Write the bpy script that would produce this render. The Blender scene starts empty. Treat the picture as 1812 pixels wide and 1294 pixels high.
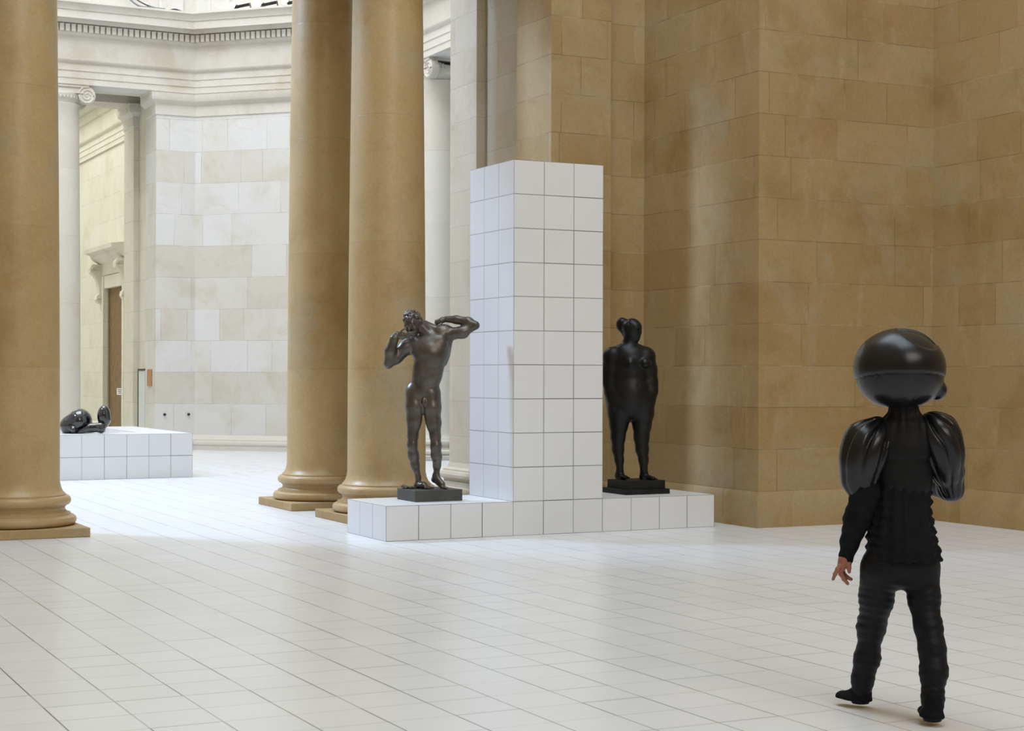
import bpy, bmesh, math, random
import numpy as np
from mathutils import Vector, Matrix
random.seed(7)

# ------------------------------------------------------------------ camera
T = 0.33                                   # one white tile is 33 cm; plan units are tiles
SC = bpy.context.scene
FPX, CX, HY, YAW, X0, Y0, HT, ROLL = 2943.18, 906.0, 663.22, 0.4654, -3.5313, 46.7602, 4.7091, -0.0027
CY, SY = math.cos(YAW), math.sin(YAW)
CAM_A = -X0 * CY - Y0 * SY
CAM_B = X0 * SY - Y0 * CY
cam_data = bpy.data.cameras.new('camera')
cam = bpy.data.objects.new('camera', cam_data)
SC.collection.objects.link(cam)
cam.location = (CAM_A * T, CAM_B * T, HT * T)
cam.rotation_euler = (Matrix.Rotation(-YAW, 3, 'Z') @ Matrix.Rotation(math.pi / 2, 3, 'X') @ Matrix.Rotation(-ROLL, 3, 'Z')).to_euler()
cam_data.sensor_fit = 'HORIZONTAL'
cam_data.sensor_width = 36.0
cam_data.lens = FPX * 36.0 / 1812.0
cam_data.shift_y = (HY - 647.0) / 1812.0
cam_data.clip_end = 200
SC.camera = cam

# ------------------------------------------------------------------ light
SC.view_settings.view_transform = 'Standard'
SC.view_settings.look = 'None'
SC.view_settings.gamma = 1.0
SC.view_settings.exposure = 0.0
world = bpy.data.worlds.new('world')
SC.world = world
world.use_nodes = True
world.node_tree.nodes['Background'].inputs[0].default_value = (0.75, 0.85, 1.0, 1)
world.node_tree.nodes['Background'].inputs[1].default_value = 0.3

def area(name, a, b, z, sx, sy, power, col, rx=0.0, ry=0.0, spread=180, aim=None):
    d = bpy.data.lights.new(name, 'AREA')
    d.shape = 'RECTANGLE'
    d.size, d.size_y = sx * T, sy * T
    d.energy = power
    d.color = col
    d.spread = math.radians(spread)
    o = bpy.data.objects.new(name, d)
    o.location = (a * T, b * T, z * T)
    o.rotation_euler = (rx, ry, 0)
    if aim: o.rotation_euler = (Vector(aim) - Vector((a, b, z))).to_track_quat('-Z', 'Y').to_euler()
    SC.collection.objects.link(o)
    return o
# daylight falling through the glazed roofs of the hall, the octagon and the galleries beyond
area('hall_skylight', -3.0, -22.0, 51.5, 24, 52, 2050, (0.76, 0.89, 1.0))
area('octagon_skylight', -3.1, 35.7, 51.5, 30, 30, 2250, (0.85, 0.90, 1.0))
area('hall_rear_fill', -3.0, -62.0, 30.0, 22, 22, 800, (1.0, 0.93, 0.87), aim=(2.0, 5.0, 8.0))  # added fill lamp behind the camera, brightens front faces and dark figures
area('north_skylight', -3.0, 90.0, 43.5, 22, 44, 1900, (0.86, 0.92, 0.95))
area('side_skylight', 32.0, 35.7, 41.5, 14, 30, 300, (0.85, 0.93, 1.0))

area('west_clerestory', -23.5, 28.0, 34.0, 5, 5, 540, (0.52, 0.69, 1.0), aim=(8.0, 6.5, 8.0), spread=100)

# ------------------------------------------------------------------ helpers
def tag(o, label=None, cat=None, group=None, kind=None):
    if label: o['label'] = label
    if cat: o['category'] = cat
    if group: o['group'] = group
    if kind: o['kind'] = kind
    return o

def link(name, me, mat=None, parent=None):
    o = bpy.data.objects.new(name, me)
    SC.collection.objects.link(o)
    if mat is not None:
        for m in (mat if isinstance(mat, (list, tuple)) else [mat]):
            me.materials.append(m)
    if parent is not None: o.parent = parent
    return o

def empty(name, loc, rz=0.0):
    o = bpy.data.objects.new(name, None)
    o.location = loc
    o.rotation_euler = (0, 0, rz)
    o.empty_display_size = 0.1
    SC.collection.objects.link(o)
    return o

class MB:
    """collects faces (with uv in metres) and links them as one mesh"""
    def __init__(s):
        s.v, s.f, s.uv, s.sm, s.mi = [], [], [], [], []
    def face(s, pts, uvs=None, smooth=False, mi=0):
        i = len(s.v)
        s.v += [tuple(p) for p in pts]
        s.f.append(tuple(range(i, i + len(pts))))
        s.uv.append(uvs if uvs else [(0, 0)] * len(pts))
        s.sm.append(smooth); s.mi.append(mi)
    def grid(s, P, U, V, smooth=True, close=False, mi=0):
        """P[i][j] points, U[i], V[j] uv values"""
        n, m = len(P), len(P[0])
        base = len(s.v)
        for r in P: s.v += [tuple(p) for p in r]
        for i in range(n - (0 if close else 1)):
            i2 = (i + 1) % n
            for j in range(m - 1):
                s.f.append((base + i * m + j, base + i2 * m + j, base + i2 * m + j + 1, base + i * m + j + 1))
                u1, u2 = U[i], U[i + 1] if i + 1 < len(U) else U[i] + (U[1] - U[0])
                s.uv.append([(u1, V[j]), (u2, V[j]), (u2, V[j + 1]), (u1, V[j + 1])])
                s.sm.append(smooth); s.mi.append(mi)
    def box(s, x0, x1, y0, y1, z0, z1, u0=0.0, mi=0):
        s.prism([(x0, y0), (x1, y0), (x1, y1), (x0, y1)], z0, z1, u0, mi)
    def prism(s, poly, z0, z1, u0=0.0, mi=0, top=True, bottom=True):
        n = len(poly)
        ar = sum(poly[i][0] * poly[(i + 1) % n][1] - poly[(i + 1) % n][0] * poly[i][1] for i in range(n))
        if ar < 0: poly = poly[::-1]
        u = u0
        for i in range(n):
            (xa, ya), (xb, yb) = poly[i], poly[(i + 1) % n]
            L = math.hypot(xb - xa, yb - ya)
            s.face([(xa, ya, z0), (xb, yb, z0), (xb, yb, z1), (xa, ya, z1)],
                   [(u, z0), (u + L, z0), (u + L, z1), (u, z1)], mi=mi)
            u += L
        if top: s.face([(x, y, z1) for x, y in poly], [(x, y) for x, y in poly], mi=mi)
        if bottom: s.face([(x, y, z0) for x, y in poly[::-1]], [(x, y) for x, y in poly[::-1]], mi=mi)
    def tube(s, pts, r, n=8, mi=0, caps=True):
        pts = [Vector(p) for p in pts]
        rr = r if isinstance(r, (list, tuple)) else [r] * len(pts)
        rings = []
        up = Vector((0, 0, 1))
        for i, p in enumerate(pts):
            d = (pts[min(i + 1, len(pts) - 1)] - pts[max(i - 1, 0)]).normalized()
            a = d.cross(up)
            if a.length < 1e-3: a = d.cross(Vector((1, 0, 0)))
            a.normalize(); b = d.cross(a)
            rings.append([p + (a * math.cos(t) + b * math.sin(t)) * rr[i] for t in [2 * math.pi * k / n for k in range(n)]])
        base = len(s.v)
        for R in rings: s.v += [tuple(q) for q in R]
        for i in range(len(pts) - 1):
            for k in range(n):
                k2 = (k + 1) % n
                s.f.append((base + i * n + k, base + i * n + k2, base + (i + 1) * n + k2, base + (i + 1) * n + k))
                s.uv.append([(0, 0)] * 4); s.sm.append(True); s.mi.append(mi)
        if caps:
            s.face(rings[0][::-1], mi=mi); s.face(rings[-1], mi=mi)
    def lathe(s, prof, cx=0.0, cy=0.0, n=64, mi=0):
        """prof: (r, z) pairs"""
        P, U = [], []
        rm = max(p[0] for p in prof)
        for i in range(n):
            t = 2 * math.pi * i / n
            P.append([(cx + r * math.cos(t), cy + r * math.sin(t), z) for r, z in prof])
            U.append(t * rm)
        s.grid(P, U + [2 * math.pi * rm], [z for r, z in prof], True, True, mi)
    def build(s, name, mat, parent=None, merge=True, sharp=35, loc=None, k=T):
        me = bpy.data.meshes.new(name)
        vs = [(p[0] * k, p[1] * k, p[2] * k) for p in s.v]
        me.from_pydata(vs, [], s.f)
        uvl = me.uv_layers.new(name='UVMap')
        flat = [c * k for f in s.uv for uv in f for c in uv]
        uvl.data.foreach_set('uv', flat)
        me.polygons.foreach_set('use_smooth', s.sm)
        me.polygons.foreach_set('material_index', s.mi)
        if merge:
            bm = bmesh.new(); bm.from_mesh(me)
            bmesh.ops.remove_doubles(bm, verts=bm.verts, dist=1e-5)
            bmesh.ops.recalc_face_normals(bm, faces=bm.faces)
            bm.to_mesh(me); bm.free()
            me.set_sharp_from_angle(angle=math.radians(sharp))
        me.update()
        o = link(name, me, mat, parent)
        if loc: o.location = loc
        return o

def sweep(mb, path, prof, closed=False, side=1, u0=0.0, mi=0, smooth=False, caps=True):
    """sweep profile (out, z) along a plan path with mitred corners; out is to the left of travel when side=1"""
    n = len(path)
    P = [Vector((p[0], p[1])) for p in path]
    U = [u0]
    offs = []
    for i in range(n):
        if i: U.append(U[-1] + (P[i] - P[i - 1]).length)
        dp = (P[i] - P[i - 1]).normalized() if (i > 0 or closed) else None
        dn = (P[(i + 1) % n] - P[i]).normalized() if (i < n - 1 or closed) else None
        if dp is None: dp = dn
        if dn is None: dn = dp
        n1 = Vector((-dp.y, dp.x)) * side; n2 = Vector((-dn.y, dn.x)) * side
        m = n1 + n2
        offs.append(m / max(1e-6, m.dot(n1)))
    rows = [[(P[i].x + offs[i].x * o, P[i].y + offs[i].y * o, z) for o, z in prof] for i in range(n)]
    if closed:
        rows.append(rows[0]); U.append(U[-1] + (P[0] - P[-1]).length)
    V = [0.0]
    for j in range(1, len(prof)): V.append(V[-1] + math.hypot(prof[j][0] - prof[j - 1][0], prof[j][1] - prof[j - 1][1]))
    V = [v + prof[0][1] for v in V]
    for i in range(len(rows) - 1):
        for j in range(len(prof) - 1):
            mb.face([rows[i][j], rows[i + 1][j], rows[i + 1][j + 1], rows[i][j + 1]],
                    [(U[i], V[j]), (U[i + 1], V[j]), (U[i + 1], V[j + 1]), (U[i], V[j + 1])], smooth, mi)
    if not closed and caps:
        mb.face(rows[0]); mb.face(rows[-1][::-1])

def sc(pts):
    return [(a * T, b * T) for a, b in pts]

# ------------------------------------------------------------------ materials
class NT:
    def __init__(s, name):
        s.m = bpy.data.materials.new(name); s.m.use_nodes = True
        s.t = s.m.node_tree; s.b = s.t.nodes['Principled BSDF']
    def n(s, ty, **kw):
        x = s.t.nodes.new(ty)
        for k, v in kw.items(): setattr(x, k, v)
        return x
    def put(s, sock, v):
        if v is None: return
        if hasattr(v, 'node'): s.t.links.new(v, sock)
        elif isinstance(v, tuple): sock.default_value = v if len(v) == len(sock.default_value) else (*v, 1.0)
        else: sock.default_value = v
    def math(s, op, a, b=None, c=None, clamp=False):
        x = s.n('ShaderNodeMath', operation=op, use_clamp=clamp)
        s.put(x.inputs[0], a); s.put(x.inputs[1], b); s.put(x.inputs[2], c)
        return x.outputs[0]
    def mix(s, fac, a, b, blend='MIX'):
        x = s.n('ShaderNodeMix', data_type='RGBA', blend_type=blend)
        s.put(x.inputs[0], fac); s.put(x.inputs[6], a); s.put(x.inputs[7], b)
        return x.outputs[2]
    def ramp(s, fac, stops, interp='LINEAR'):
        x = s.n('ShaderNodeValToRGB'); x.color_ramp.interpolation = interp
        e = x.color_ramp.elements
        while len(e) < len(stops): e.new(0.5)
        for k, (p, c) in enumerate(stops):
            e[k].position = p; e[k].color = (*c, 1) if len(c) == 3 else c
        s.put(x.inputs[0], fac); return x.outputs[0]
    def noise(s, vec, scale, detail=4.0, rough=0.55, dist=0.0):
        x = s.n('ShaderNodeTexNoise')
        s.put(x.inputs['Vector'], vec)
        x.inputs['Scale'].default_value = scale; x.inputs['Detail'].default_value = detail
        x.inputs['Roughness'].default_value = rough; x.inputs['Distortion'].default_value = dist
        return x.outputs[0]
    def smooth(s, v, lo, hi, a=0.0, b=1.0):
        x = s.n('ShaderNodeMapRange', interpolation_type='SMOOTHSTEP')
        s.put(x.inputs[0], v)
        for k, q in enumerate((lo, hi, a, b)): x.inputs[k + 1].default_value = q
        return x.outputs[0]
    def white(s, vec):
        x = s.n('ShaderNodeTexWhiteNoise', noise_dimensions='3D'); s.put(x.inputs[0], vec)
        return x.outputs
    def comb(s, a, b, c=0.0):
        x = s.n('ShaderNodeCombineXYZ'); s.put(x.inputs[0], a); s.put(x.inputs[1], b); s.put(x.inputs[2], c)
        return x.outputs[0]
    def bump(s, h, strength, dist):
        x = s.n('ShaderNodeBump'); x.inputs['Strength'].default_value = strength; x.inputs['Distance'].default_value = dist
        s.put(x.inputs['Height'], h); s.put(s.b.inputs['Normal'], x.outputs[0])

def stone(name, cols, H=1.3 * T, L=3.9 * T, z0=1.11 * T, joint=0.004, jointdark=0.5, var=0.55, rough=0.75, light=(0.9, 0.8, 0.6), split=0.5, stain=0.6, grain=0.11, mottle=0.45, grey=(0.40, 0.34, 0.225), spec=0.4):
    """ashlar in courses: cols are ramp stops for single blocks"""
    m = NT(name)
    uv = m.n('ShaderNodeUVMap', uv_map='UVMap').outputs[0]
    sp = m.n('ShaderNodeSeparateXYZ'); m.put(sp.inputs[0], uv)
    geo = m.n('ShaderNodeNewGeometry').outputs['Position']
    u, v = sp.outputs[0], sp.outputs[1]
    vv = m.math('DIVIDE', m.math('SUBTRACT', v, z0), H)
    row = m.math('FLOOR', vv); fv = m.math('FRACT', vv)
    r1 = m.white(m.comb(row, 3.7, 1.1))[0]
    uu = m.math('ADD', m.math('DIVIDE', u, L), m.math('MULTIPLY', r1, 13.37))
    col = m.math('FLOOR', uu); fu = m.math('FRACT', uu)
    wn = m.white(m.comb(row, col, 5.5))
    flag = m.math('GREATER_THAN', wn[0], 1.0 - split)
    sx = m.n('ShaderNodeSeparateXYZ'); m.put(sx.inputs[0], wn[1])
    cut = m.math('MULTIPLY_ADD', sx.outputs[0], 0.4, 0.3)
    half = m.math('MULTIPLY', flag, m.math('GREATER_THAN', fu, cut))
    rb = m.white(m.comb(row, col, m.math('ADD', half, 9.2)))[0]
    dv = m.math('MULTIPLY', m.math('MINIMUM', fv, m.math('SUBTRACT', 1.0, fv)), H)
    du = m.math('MULTIPLY', m.math('MINIMUM', fu, m.math('SUBTRACT', 1.0, fu)), L)
    dc = m.math('MULTIPLY', m.math('ABSOLUTE', m.math('SUBTRACT', fu, cut)), L)
    dc = m.math('ADD', dc, m.math('MULTIPLY', m.math('SUBTRACT', 1.0, flag), 5.0))
    d = m.math('MINIMUM', dv, m.math('MINIMUM', du, dc))
    jm = m.smooth(d, joint * 0.5, joint * 1.8, 1.0, 0.0)
    big = m.noise(geo, 1.1, 5.0, 0.6, 0.3)
    strk = m.noise(m.comb(m.math('MULTIPLY', u, 3.0), m.math('MULTIPLY', v, 0.8), 0.0), 1.6, 5.0, 0.65)
    fine = m.noise(geo, 34.0, 5.0, 0.7)
    jn = m.noise(geo, 2.3, 2.0)
    base = m.ramp(m.math('MULTIPLY_ADD', m.math('SUBTRACT', rb, 0.5), var, 0.5), cols)
    dark = m.mix(1.0, base, (0.72, 0.64, 0.48), 'MULTIPLY')
    base = m.mix(m.math('MULTIPLY', m.smooth(big, 0.47, 0.72), stain), base, dark)
    base = m.mix(m.math('MULTIPLY', m.smooth(strk, 0.5, 0.8), 0.12), base, light)
    mot = m.noise(geo, 0.75, 6.0, 0.65, 0.8)
    base = m.mix(m.math('MULTIPLY', m.smooth(mot, 0.52, 0.66), mottle), base, grey)
    mo2 = m.noise(m.comb(m.math('ADD', u, 40.0), m.math('MULTIPLY', v, 1.4), 3.0), 1.9, 6.0, 0.7, 1.0)
    base = m.mix(m.math('MULTIPLY', m.smooth(mo2, 0.55, 0.68), mottle * 0.8), base, m.mix(1.0, base, (0.80, 0.70, 0.50), 'MULTIPLY'))
    g = m.ramp(fine, [(0.25, (1 - grain, 1 - grain, 1 - grain * 1.1)), (0.75, (1 + grain * 0.8, 1 + grain * 0.8, 1 + grain * 0.9))])
    base = m.mix(1.0, base, g, 'MULTIPLY')
    jd = m.math('MULTIPLY', jm, m.smooth(jn, 0.40, 0.60, 0.12, jointdark))
    jl = m.math('MULTIPLY', jm, m.smooth(jn, 0.36, 0.48, 0.16, 0.0))
    base = m.mix(jd, base, (0.07, 0.05, 0.03))
    base = m.mix(jl, base, light)
    m.put(m.b.inputs['Base Color'], base)
    m.b.inputs['Roughness'].default_value = rough
    m.b.inputs['Specular IOR Level'].default_value = spec
    m.bump(m.math('SUBTRACT', m.math('MULTIPLY', fine, 0.12), jm), 0.25, 0.003)
    return m.m

HALL = [(0.0, (0.33, 0.205, 0.078)), (0.25, (0.38, 0.25, 0.108)), (0.5, (0.41, 0.285, 0.135)), (0.75, (0.43, 0.31, 0.16)), (1.0, (0.46, 0.35, 0.205))]
PALE = [(0.0, (0.56, 0.51, 0.42)), (0.4, (0.65, 0.625, 0.56)), (0.7, (0.69, 0.68, 0.655)), (1.0, (0.71, 0.715, 0.71))]
M = {}
M['hall'] = stone('tan_ashlar', HALL, L=4.6 * T, rough=0.55, jointdark=0.4, var=0.45, split=0.35)
M['hall_base'] = stone('tan_base_stone', HALL, H=1.4 * T, L=5 * T, z0=-0.2 * T, jointdark=0.4)
M['col'] = stone('tan_column_stone', [(0.0, (0.42, 0.28, 0.118)), (0.5, (0.455, 0.315, 0.145)), (1.0, (0.48, 0.345, 0.17))], H=4.06 * T, L=60.0, z0=0.83 * T, joint=0.0025, jointdark=0.2, split=0.0, light=(0.62, 0.52, 0.36), rough=0.40, spec=0.6)
M['pale'] = stone('pale_ashlar', PALE, L=4.2 * T, H=1.95 * T, z0=0.91 * T, jointdark=0.35, light=(0.8, 0.79, 0.74), stain=0.35, grain=0.05, mottle=0.3, grey=(0.70, 0.70, 0.69))
M['pale_col'] = stone('pale_column_stone', [(0.0, (0.60, 0.56, 0.47)), (1.0, (0.66, 0.63, 0.55))], H=4.06 * T, L=60.0, z0=0.83 * T, joint=0.004, jointdark=0.2, split=0.0, light=(0.8, 0.79, 0.74), stain=0.2, grain=0.05, mottle=0.1, grey=(0.66, 0.66, 0.64))
M['trim'] = stone('pale_moulding_stone', [(0.0, (0.62, 0.58, 0.50)), (1.0, (0.68, 0.65, 0.58))], H=80.0, L=60.0, z0=-10, joint=0.003, split=0.0, light=(0.78, 0.76, 0.70), stain=0.5, grain=0.06, mottle=0.15, grey=(0.68, 0.67, 0.64))
M['warm'] = stone('cream_ashlar', [(0.0, (0.64, 0.60, 0.48)), (1.0, (0.70, 0.67, 0.56))], L=4.2 * T, H=1.95 * T, z0=0.91 * T, jointdark=0.3, light=(0.78, 0.74, 0.60), stain=0.3, grain=0.05, mottle=0.2, grey=(0.72, 0.71, 0.66))
M['mid'] = stone('passage_stone_lit_grey', [(0.0, (0.46, 0.38, 0.27)), (0.5, (0.50, 0.43, 0.32)), (1.0, (0.53, 0.47, 0.37))], jointdark=0.2, light=(0.68, 0.64, 0.56), var=0.5, split=0.1, stain=0.4, mottle=0.2, grey=(0.50, 0.47, 0.42))  # tan stone made paler and greyer, octagon light put into its colour

def tiles(name, oa, ob, axis, base, w=0.0028, rough=0.25, jd=0.75, faint=1.0, w_b=None, kb=1.0):
    """white square tiles with thin dark joints; axis picks which object coordinates carry the grid"""
    m = NT(name)
    tc = m.n('ShaderNodeTexCoord').outputs['Object']
    sp = m.n('ShaderNodeSeparateXYZ'); m.put(sp.inputs[0], tc)
    A = m.math('SUBTRACT', m.math('DIVIDE', sp.outputs[axis[0]], T), oa)
    B = m.math('SUBTRACT', m.math('DIVIDE', sp.outputs[axis[1]], T), ob)
    fa, fb = m.math('FRACT', A), m.math('FRACT', B)
    ia, ib = m.math('FLOOR', A), m.math('FLOOR', B)
    ea = m.math('MULTIPLY', m.math('MINIMUM', fa, m.math('SUBTRACT', 1.0, fa)), T)
    eb = m.math('MULTIPLY', m.math('MINIMUM', fb, m.math('SUBTRACT', 1.0, fb)), T)
    na = m.math('ROUND', A); nb = m.math('ROUND', B)
    wa = m.white(m.comb(na, ib, 1.0))[0]; wb = m.white(m.comb(ia, nb, 2.0))[0]
    ja = m.smooth(ea, w * 0.5, w * 1.3, 1.0, 0.0); jb = m.math('MULTIPLY', m.smooth(eb, (w_b or w) * 0.5, (w_b or w) * 1.3, 1.0, 0.0), kb)
    ja = m.math('MULTIPLY', ja, m.math('MULTIPLY_ADD', wa, 0.5, 0.5))
    jb = m.math('MULTIPLY', jb, m.math('MULTIPLY_ADD', m.math('POWER', wb, 2.0), faint, 1.0 - faint * 0.85))
    j = m.math('MAXIMUM', ja, jb, clamp=True)
    wt = m.white(m.comb(ia, ib, 3.0))
    lum = m.math('MULTIPLY_ADD', wt[0], 0.035, 0.975)
    c = m.mix(1.0, base, m.comb(lum, lum, lum), 'MULTIPLY')
    cl = m.noise(tc, 0.9, 3.0)
    c = m.mix(m.math('MULTIPLY', m.smooth(cl, 0.4, 0.75), 0.10), c, (0.55, 0.54, 0.52))
    c = m.mix(m.math('MULTIPLY', j, jd), c, (0.03, 0.03, 0.03))
    m.put(m.b.inputs['Base Color'], c)
    m.put(m.b.inputs['Roughness'], m.math('MULTIPLY_ADD', m.noise(tc, 0.6, 1.0), 0.04, rough - 0.02))
    # every tile lies a hair out of level
    tilt = m.n('ShaderNodeVectorMath', operation='SUBTRACT'); m.put(tilt.inputs[0], wt[1]); tilt.inputs[1].default_value = (0.5, 0.5, 0.5)
    ts = m.n('ShaderNodeVectorMath', operation='SCALE'); m.put(ts.inputs[0], tilt.outputs[0]); ts.inputs[3].default_value = 0.006
    ad = m.n('ShaderNodeVectorMath', operation='ADD'); m.put(ad.inputs[0], ts.outputs[0]); m.put(ad.inputs[1], m.n('ShaderNodeNewGeometry').outputs['Normal'])
    nm = m.n('ShaderNodeVectorMath', operation='NORMALIZE'); m.put(nm.inputs[0], ad.outputs[0])
    m.put(m.b.inputs['Normal'], nm.outputs[0])
    return m.m
M['floor'] = tiles('white_floor_tiles', -0.2049, -0.4941, (0, 1), (0.785, 0.80, 0.815), w=0.0042, rough=0.28, faint=0.85, jd=0.85, w_b=0.010, kb=0.36)
TW = (0.80, 0.81, 0.82)
M['tile_x'] = tiles('white_tiles_front', 0, 0, (0, 2), TW, w=0.0045, rough=0.42, faint=0.3, jd=0.85)
M['tile_y'] = tiles('white_tiles_side', 0, 0, (1, 2), (0.80, 0.80, 0.80), w=0.0045, rough=0.42, faint=0.3, jd=0.6)
M['tile_top'] = tiles('white_tiles_top', 0, 0, (0, 1), TW, w=0.003, rough=0.35, faint=0.9, jd=0.3)

def plain(name, col, rough=0.5, metal=0.0, nscale=0.0, namp=0.0, bump=0.0, coat=0.0, emit=0.0):
    m = NT(name)
    c = col
    geo = m.n('ShaderNodeNewGeometry').outputs['Position']
    if namp:
        nz = m.noise(geo, nscale, 4.0)
        c = m.mix(m.smooth(nz, 0.3, 0.75), tuple(x * (1 - namp) for x in col), tuple(min(1, x * (1 + namp)) for x in col))
        if bump: m.bump(nz, bump, 0.01)
    m.put(m.b.inputs['Base Color'], c)
    m.b.inputs['Roughness'].default_value = rough
    m.b.inputs['Metallic'].default_value = metal
    m.b.inputs['Coat Weight'].default_value = coat
    if emit:
        m.put(m.b.inputs['Emission Color'], col); m.b.inputs['Emission Strength'].default_value = emit
    return m.m
# ------------------------------------------------------------------ building, plan units = tiles
OA, OB, W, S8 = -3.1, 35.7, 22.0, 14.0        # centre, half width and half side of the octagon
Z22, ZT = 22.08, 26.80                        # underside and top of the entablature
ZC = 52.0

mb = MB(); mb.box(-52, 60, -70, 135, -0.6, 0.0)
tag(mb.build('floor', M['floor']), kind='structure')

def wall(name, polys, mat, z0=0.0, z1=ZC, u0=0.0):
    mb = MB()
    for k, p in enumerate(polys):
        if isinstance(p, tuple): p, za, zb = p
        else: za, zb = z0, z1
        mb.prism(p, za, zb, u0 + 3.3 * k)
    return tag(mb.build(name, mat), kind='structure')

# the hall on the near side
wall('wall_right', [[(18.88, -64), (22, -64), (22, -0.92), (18.88, -0.92)]], M['hall'], u0=1.3)
wall('wall_corner', [[(12.0, 5.9), (12.0, -0.92), (22.0, -0.92), (22.0, 5.9)]], M['hall'], u0=0.4)
wall('wall_niche', [[(10.5, 5.9), (22, 5.9), (22, 13.7), (10.5, 13.7)]], M['hall'])
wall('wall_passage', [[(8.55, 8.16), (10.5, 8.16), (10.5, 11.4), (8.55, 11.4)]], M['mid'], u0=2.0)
wall('wall_pier_front', [[(8.2, 5.6), (10.5, 5.6), (10.5, 8.16), (8.2, 8.16)]], M['hall'], z1=ZC, u0=0.7)
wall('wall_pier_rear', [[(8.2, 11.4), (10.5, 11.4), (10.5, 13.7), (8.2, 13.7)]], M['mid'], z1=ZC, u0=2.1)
wall('wall_left', [[(-25.1, -64), (-28, -64), (-28, -0.92), (-25.1, -0.92)], [(-18.2, -0.92), (-28, -0.92), (-28, 13.7), (-18.2, 13.7)],
                   [(-18.2, 5.6), (-14.4, 5.6), (-14.4, 13.7), (-18.2, 13.7)]], M['hall'])
wall('wall_back', [[(-28, -64), (22, -64), (22, -67), (-28, -67)]], M['hall'])
# beams carried by the pairs of columns, with the wall above them
wall('trim_front_beam', [([(-18.2, 5.35), (12.0, 5.35), (12.0, 8.15), (-18.2, 8.15)], Z22, ZC), ([(-18.2, 11.35), (10.5, 11.35), (10.5, 13.7), (-18.2, 13.7)], Z22, ZT),
                         ([(-18.2, 8.15), (12.0, 8.15), (12.0, 13.7), (-18.2, 13.7)], 23.6, ZT)], M['hall'])

def octpoly(r_w, r_s):
    return [(OA + r_s, OB - r_w), (OA + r_w, OB - r_s), (OA + r_w, OB + r_s), (OA + r_s, OB + r_w), (OA - r_s, OB + r_w), (OA - r_w, OB + r_s), (OA - r_w, OB - r_s), (OA - r_s, OB - r_w)]
RING = octpoly(W, S8)
OUT = octpoly(W + 2.5, S8 + 1.04)
def seg_ring(i, j, t0, t1, out=2.5):
    """block standing on part of one side of the octagon"""
    a, b = Vector(RING[i]), Vector(RING[j])
    A, B = Vector(OUT[i]), Vector(OUT[j])
    p = lambda q, r, t: tuple(q + (r - q) * t)
    return [p(a, b, t0), p(a, b, t1), p(A, B, t1) if t1 < 1 else tuple(B), p(A, B, t0) if t0 > 0 else tuple(A)]
# diagonal walls and the short returns beside the four openings
ow = 11.54
wall('wall_octagon_far', [[(10.9, 57.7), (18.9, 49.7), (22.9, 50.7), (12.0, 61.5), (10.9, 60.2)]], M['pale'], z1=Z22, u0=0.5)
wall('wall_octagon_near', [[(10.5, 13.72), (10.9, 13.72), (18.9, 21.7), (22, 21.7), (22, 13.72)]], M['pale'], z1=Z22)
wall('wall_octagon_left', [[(-17.1, 57.7), (-25.1, 49.7), (-28, 50.7), (-18.0, 61.5), (-17.1, 60.2)], [(-17.1, 13.72), (-25.1, 21.7), (-28, 21.7), (-28, 13.72)],
                           [(-25.1, 21.7), (-28, 21.7), (-28, 50.7), (-25.1, 49.7)]], M['pale'], z1=Z22)
wall('wall_octagon_stub', [[(8.44, 57.7), (10.9, 57.7), (10.9, 60.2), (8.44, 60.2)], [(-14.64, 57.7), (-17.1, 57.7), (-17.1, 60.2), (-14.64, 60.2)],
                           [(18.9, 47.24), (18.9, 49.7), (21.4, 49.7), (21.4, 47.24)], [(18.9, 21.7), (21.4, 21.7), (21.4, 24.16), (18.9, 24.16)]], M['pale'], z1=Z22, u0=1.9)
# entablature ring: core, then mouldings
mb = MB()
for i in range(8): mb.prism(seg_ring(i, (i + 1) % 8, 0, 1), Z22, ZT)
tag(mb.build('trim_octagon_beam', M['pale']), kind='structure')
ENT = [(0.0, 22.08), (0.12, 22.08), (0.12, 22.43), (0.17, 22.46), (0.17, 22.85), (0.22, 22.89), (0.22, 23.30), (0.34, 23.38), (0.42, 23.50), (0.42, 23.56), (0.14, 23.58),
       (0.14, 24.97), (0.24, 25.02), (0.36, 25.16), (0.40, 25.24), (0.40, 25.72), (0.66, 25.80), (0.80, 26.02), (0.84, 26.10), (1.25, 26.10), (1.25, 26.56), (1.32, 26.60),
       (1.36, 26.76), (1.52, 26.96), (1.60, 27.04), (1.60, 27.16), (0.0, 26.84)]
ENT = [(o, z - 0.225 * o if z > 23.57 else z) for o, z in ENT]       # upper mouldings sit a little lower the further they project
mb = MB()
ring = RING[:]
sweep(mb, ring, ENT, closed=True, side=1)
DW, DS = 0.24, 0.345
for i in range(8):
    a, b = Vector(ring[i]), Vector(ring[(i + 1) % 8])
    d = (b - a).normalized(); nrm = Vector((-d.y, d.x)); L = (b - a).length
    a2 = a + nrm * 0.40 + d * 0.17; L2 = L - 0.34
    k = int(L2 / DS); off = (L2 - (k - 1) * DS - DW) / 2
    for q in range(k):
        p = a2 + d * (off + q * DS)
        c = [p, p + d * DW, p + d * DW + nrm * 0.26, p + nrm * 0.26]
        mb.prism([(v.x, v.y) for v in c], 25.15, 25.57)
tag(mb.build('trim_octagon_entablature', M['trim']), kind='structure')
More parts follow.
